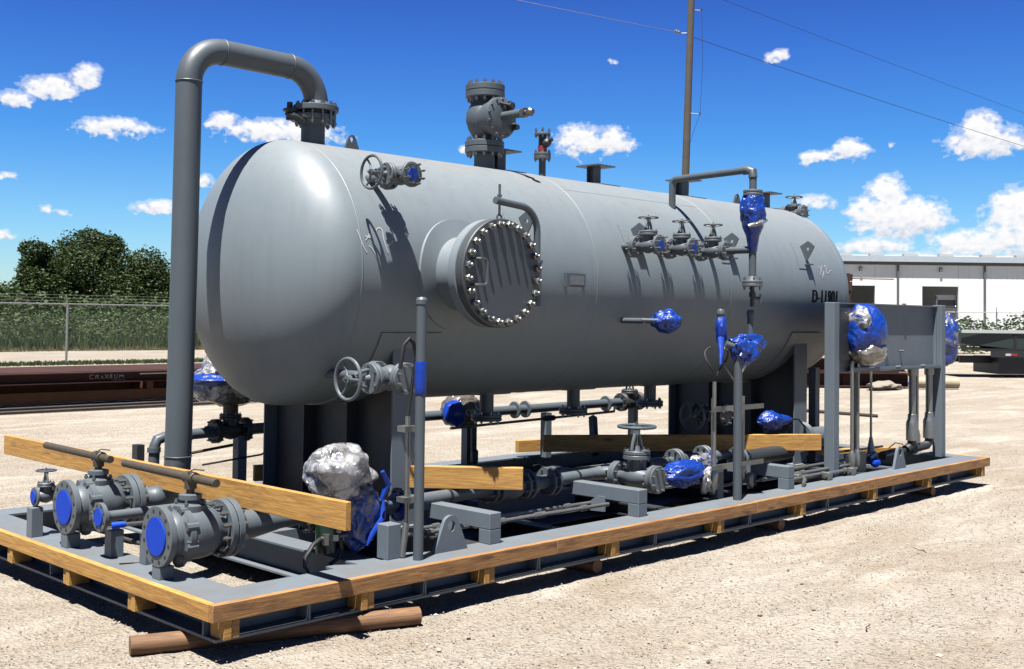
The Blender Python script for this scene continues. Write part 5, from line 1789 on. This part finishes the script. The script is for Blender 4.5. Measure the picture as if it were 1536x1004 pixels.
# ---- rear piping
BY = 3.0
t = thing('rear_pipe', 'dark pipe line on posts along the far side of the skid', 'pipe', (4, BY, .69))
part(t, 'pipe', MB().cyl((2.05, BY, .688), (7.0, BY, .70), .045, seg=16), PAINT)
for x in (1.93, 4.41, 5.51, 6.92):
    part(t, 'post', MB().box((x + .02, BY - .04, H0), (x + .10, BY + .04, .645)), SKIDP, smooth=0)
part(t, 'brace', MB().tube([(5.75, BY - .5, .25), (5.95, BY - .3, .60)], .045, 4), PAINT)
for x in (5.1, 5.25, 6.0, 6.5):
    part(t, 'flange', MB().disc((x, BY, .695), X_, .085, .02, 20), PAINT)
part(t, 'rod', MB().tube([(4.0, 2.72, .60), (6.35, 2.75, .635), (6.36, 2.75, .70)], .013, 8), CONDUIT)
part(t, 'union', MB().cyl((5.25, 2.735, .62), (5.40, 2.737, .62), .028, seg=8), DARK_SHADEP)
t = thing('rear_elbow_pipe', 'grey pipe with an elbow just left of the riser foot', 'pipe', (1.25, BY, .5))
part(t, 'pipe', MB().tube([(1.80, BY, .685), (1.42, BY, .675), (1.33, BY, .672), (1.275, BY, .655), (1.255, BY, .61), (1.25, BY, .5), (1.25, BY, .30)], .041, 16), PAINT)
part(t, 'collar', MB().cyl((1.25, BY, .565), (1.25, BY, .60), .05).cyl((1.52, BY, .677), (1.55, BY, .678), .05), PAINT)
part(t, 'backing_post', MB().box((1.14, BY + .05, .2), (1.20, BY + .13, .62)), DARK_SHADEP, smooth=0)
part(t, 'small_fitting', MB().cyl((1.17, BY - .03, .36), (1.17, BY - .03, .45), .03), PAINT)
gate_valve('dark flanged valve behind the riser foot, under a plastic wrap', (1.90, BY, .69), L=.26, Rf=.095, H=.24, rot=(0, 0, rad(90)), wheel=False, paint_=DARK_SHADEP, body=.065)
gate_valve('dark flanged valve at the right end of the rear pipe line', (6.92, BY, .70), L=.28, Rf=.1, H=.24, rot=(0, 0, rad(90)), wheel=False, paint_=DARK_SHADEP, body=.07)
w4 = wrap('clear and blue wrapped actuator behind the left end of the tank', (1.86, BY, 1.10), (.25, .22, .20), 51, WRAPC, amp=.3, wr=.13)
part(w4, 'blue_band', MB().blob((1.74, BY - .03, 1.10), (.2, .22, .055), 55, .2, 3, 4), WRAPB)
part(w4, 'lower_wrap', MB().blob((1.92, BY, .98), (.24, .16, .10), 57, .25, 3, 4), simple('dirty clear film', (.20, .18, .15), .25))
part(w4, 'yoke', MB().cyl((1.90, BY, .80), (1.90, BY, .98), .06), BRASSY)
part(w4, 'tube', MB().tube([(2.17, BY - .1, .95), (2.17, BY - .1, .52), (2.13, BY - .1, .49), (1.6, BY - .1, .45)], .008, 6), BLACK)
single('tubing', 'thin dark tube crossing behind the riser foot', 'tube', MB().tube([(1.40, BY + .1, .50), (2.0, BY + .1, .56)], .012, 8), BRASSY)
w5 = wrap('dark wrapped actuator with a blue end hanging under the tank middle', (4.30, BY - .1, .74), (.20, .18, .16), 61, simple('dirty clear film', ()), amp=.2)
part(w5, 'blue_end', MB().blob((4.12, BY - .2, .72), (.12, .10, .12), 63, .2, 3, 3), TAPE)
part(w5, 'stem', MB().cyl((4.46, BY - .1, .24), (4.46, BY - .1, .8), .03).lathe([(.02, .24), (.035, .26), (.035, .36), (.02, .38)], (4.38, BY - .2, 0), Z_, 10), DARK_SHADEP)
t = thing('handwheel_spindle', 'green brass fitting with a blue wrapped spindle behind the right saddle', 'valve', (9.6, 2.6, .3))
part(t, 'spindle', MB().cyl((9.35, 2.6, .2), (9.35, 2.6, .62), .02).cyl((9.35, 2.6, .62), (9.35, 2.6, .9), .013), DARK_SHADEP)
part(t, 'blue_tape', MB().blob((9.35, 2.6, .66), (.05, .05, .09), 66, .3, 3, 3), TAPE)
part(t, 'cross_pipe', MB().tube([(9.0, 2.75, .55), (9.6, 2.45, .51), (10.6, 1.95, .42)], .022, 8), BRASSY)

# ================================================================== CONTROL PANEL
t = thing('control_panel', 'grey steel instrument panel on two square posts at the right end', 'control panel', (7.7, .35, H0))
PY = .35
for x in (6.575, 8.83):
    part(t, 'post', MB().box((x - .05, PY - .05, H0), (x + .05, PY + .05, 1.795 if x > 8 else 1.785), bev=.004), SKIDP, smooth=0)
part(t, 'back_sheet', MB().box((6.64, PY + .035, 1.135), (8.77, PY + .041, 1.785)), SKIDP, smooth=0)
part(t, 'top_lip', MB().box((6.628, PY - .007, 1.775), (8.777, PY + .0345, 1.787)), SKIDP, smooth=0)
part(t, 'bottom_lip', MB().box((6.9, PY - .045, 1.135), (8.777, PY + .0345, 1.147)).box((6.9, PY - .046, 1.147), (8.777, PY - .041, 1.175)), SKIDP, smooth=0)
part(t, 'side_lip', MB().box((8.765, PY - .0, 1.1475), (8.777, PY + .0345, 1.7745)), SKIDP, smooth=0)
part(t, 'rear_post', MB().box((7.42, 1.0, H0), (7.50, 1.08, 1.14)), SKIDP, smooth=0)
for x, z in ((7.66, 1.475), (7.66, 1.335), (8.0, 1.32)):
    part(t, 'mounting_stud', MB().cyl((x, PY + .036, z), (x, PY - .01, z), .011, seg=8), ZINC)
for x in (7.2, 7.75, 8.3):
    part(t, 'edge_clip', MB().box((x, PY - .049, 1.168), (x + .1, PY - .0465, 1.18)), WHITEP, smooth=0)
part(t, 'edge_clip', MB().box((8.0, PY - .015, 1.788), (8.04, PY + .01, 1.80)), ZINC, smooth=0)
wp = wrap('blue wrapped gauge box bulging from the left of the control panel', (7.06, .27, 1.50), (.235, .19, .285), 71, WRAPB, amp=.10, wr=.05)
part(wp, 'clear_bottom', MB().blob((7.07, .255, 1.325), (.215, .17, .125), 73, .12, 3, 4), mat('dirty film'))
part(wp, 'clear_shoulder', MB().blob((6.885, .25, 1.62), (.05, .12, .10), 74, .25, 3, 4), WRAPC)
part(wp, 'back_box', MB().box((6.70, .33, 1.25), (7.2, .384, 1.74)), DARK_SHADEP, smooth=0)
wq = wrap('wrapped gauge box sticking out behind the right post of the control panel', (9.05, .40, 1.43), (.135, .15, .29), 81, WRAPM, amp=.18, wr=.1)
t = thing('panel_conduits', 'cluster of thin upright tubes below the left side of the control panel', 'conduit', (7.0, .35, H0))
for x, y, r in ((6.90, .32, .017), (6.97, .36, .014), (7.03, .33, .016), (7.10, .37, .018), (7.16, .42, .02)):
    q = part(t, 'tube', MB().cyl((x, y, .35), (x, y, 1.24), r, seg=12), CONDUIT)
    part(q, 'seal_fitting', MB().lathe([(r, .22), (r * 1.9, .25), (r * 1.9, .36), (r, .40)], (x, y, 0), Z_, 12), CONDUIT)
t = thing('panel_conduits', 'two thick upright pipes and a thin rod below the right side of the panel', 'conduit', (8.4, .38, H0))
for x in (8.27, 8.66):
    q = part(t, 'pipe', MB().cyl((x, .38, .62), (x, .38, 1.135), .036, seg=18).lathe([(.045, 1.06), (.05, 1.07), (.05, 1.13)], (x, .38, 0), Z_, 18), CONDUIT)
    part(q, 'bell_reducer', MB().lathe([(.037, .67), (.044, .665), (.046, .62), (.060, .585), (.062, .57), (.062, .40)], (x, .38, 0), Z_, 18), CONDUIT)
part(t, 'rod', MB().cyl((8.46, .42, .42), (8.46, .42, 1.135), .018).lathe([(.02, .50), (.035, .44), (.035, .36), (.02, .34)], (8.46, .42, 0), Z_, 12), CONDUIT)
part(t, 'elbow', MB().tube([(8.66, .38, .42), (8.66, .38, .36), (8.62, .39, .325), (8.5, .42, .31), (8.0, .46, .28), (7.8, .47, .27)], .045, 14), DARK_SHADEP)
part(t, 'elbow', MB().tube([(8.27, .38, .42), (8.27, .39, .35), (8.2, .41, .31)], .045, 14), DARK_SHADEP)
part(t, 'union', MB().cyl((8.3, .44, .298), (8.42, .432, .305), .06, seg=8), DARK_SHADEP)
t = thing('panel_rod', 'single thin upright rod below the middle of the control panel', 'rod', (7.6, .5, .3))
part(t, 'rod', MB().cyl((7.62, .5, .40), (7.62, .5, 1.15), .012, seg=10), CONDUIT)
part(t, 'base_fitting', MB().lathe([(.04, .30), (.035, .36), (.014, .47)], (7.62, .5, 0), Z_, 12), CONDUIT)
part(t, 'cross_rod', MB().cyl((7.1, .62, .34), (8.1, .62, .33), .012, seg=8), DARK_SHADEP)
t = thing('blue_plug_fitting', 'steel fitting with a round blue plug beside the right lifting lug', 'fitting', (7.2, .3, .24))
part(t, 'block', MB().box((7.02, .30, H0), (7.14, .36, .38)).box((7.0, .36, H0), (7.16, .44, .34)), DARK_SHADEP, smooth=0)
part(t, 'plug', MB().blob((7.28, .28, .262), (.055, .045, .045), 91, .1, 2, 3, wr=.02), BLUEP)
part(t, 'collar', MB().cyl((7.3, .36, .29), (7.5, .40, .32), .028, seg=8), DZINC)
single('cable_loop', 'pale loose cable looped near the blue plug', 'cable', MB().tube([(7.05, .42, .33), (7.1, .42, .42), (7.2, .43, .44), (7.28, .44, .38), (7.3, .45, .3)], .006, 6).tube([(8.0, .5, .33), (8.08, .47, .38), (8.2, .45, .36), (8.25, .45, .28)], .006, 6), WHITEP)
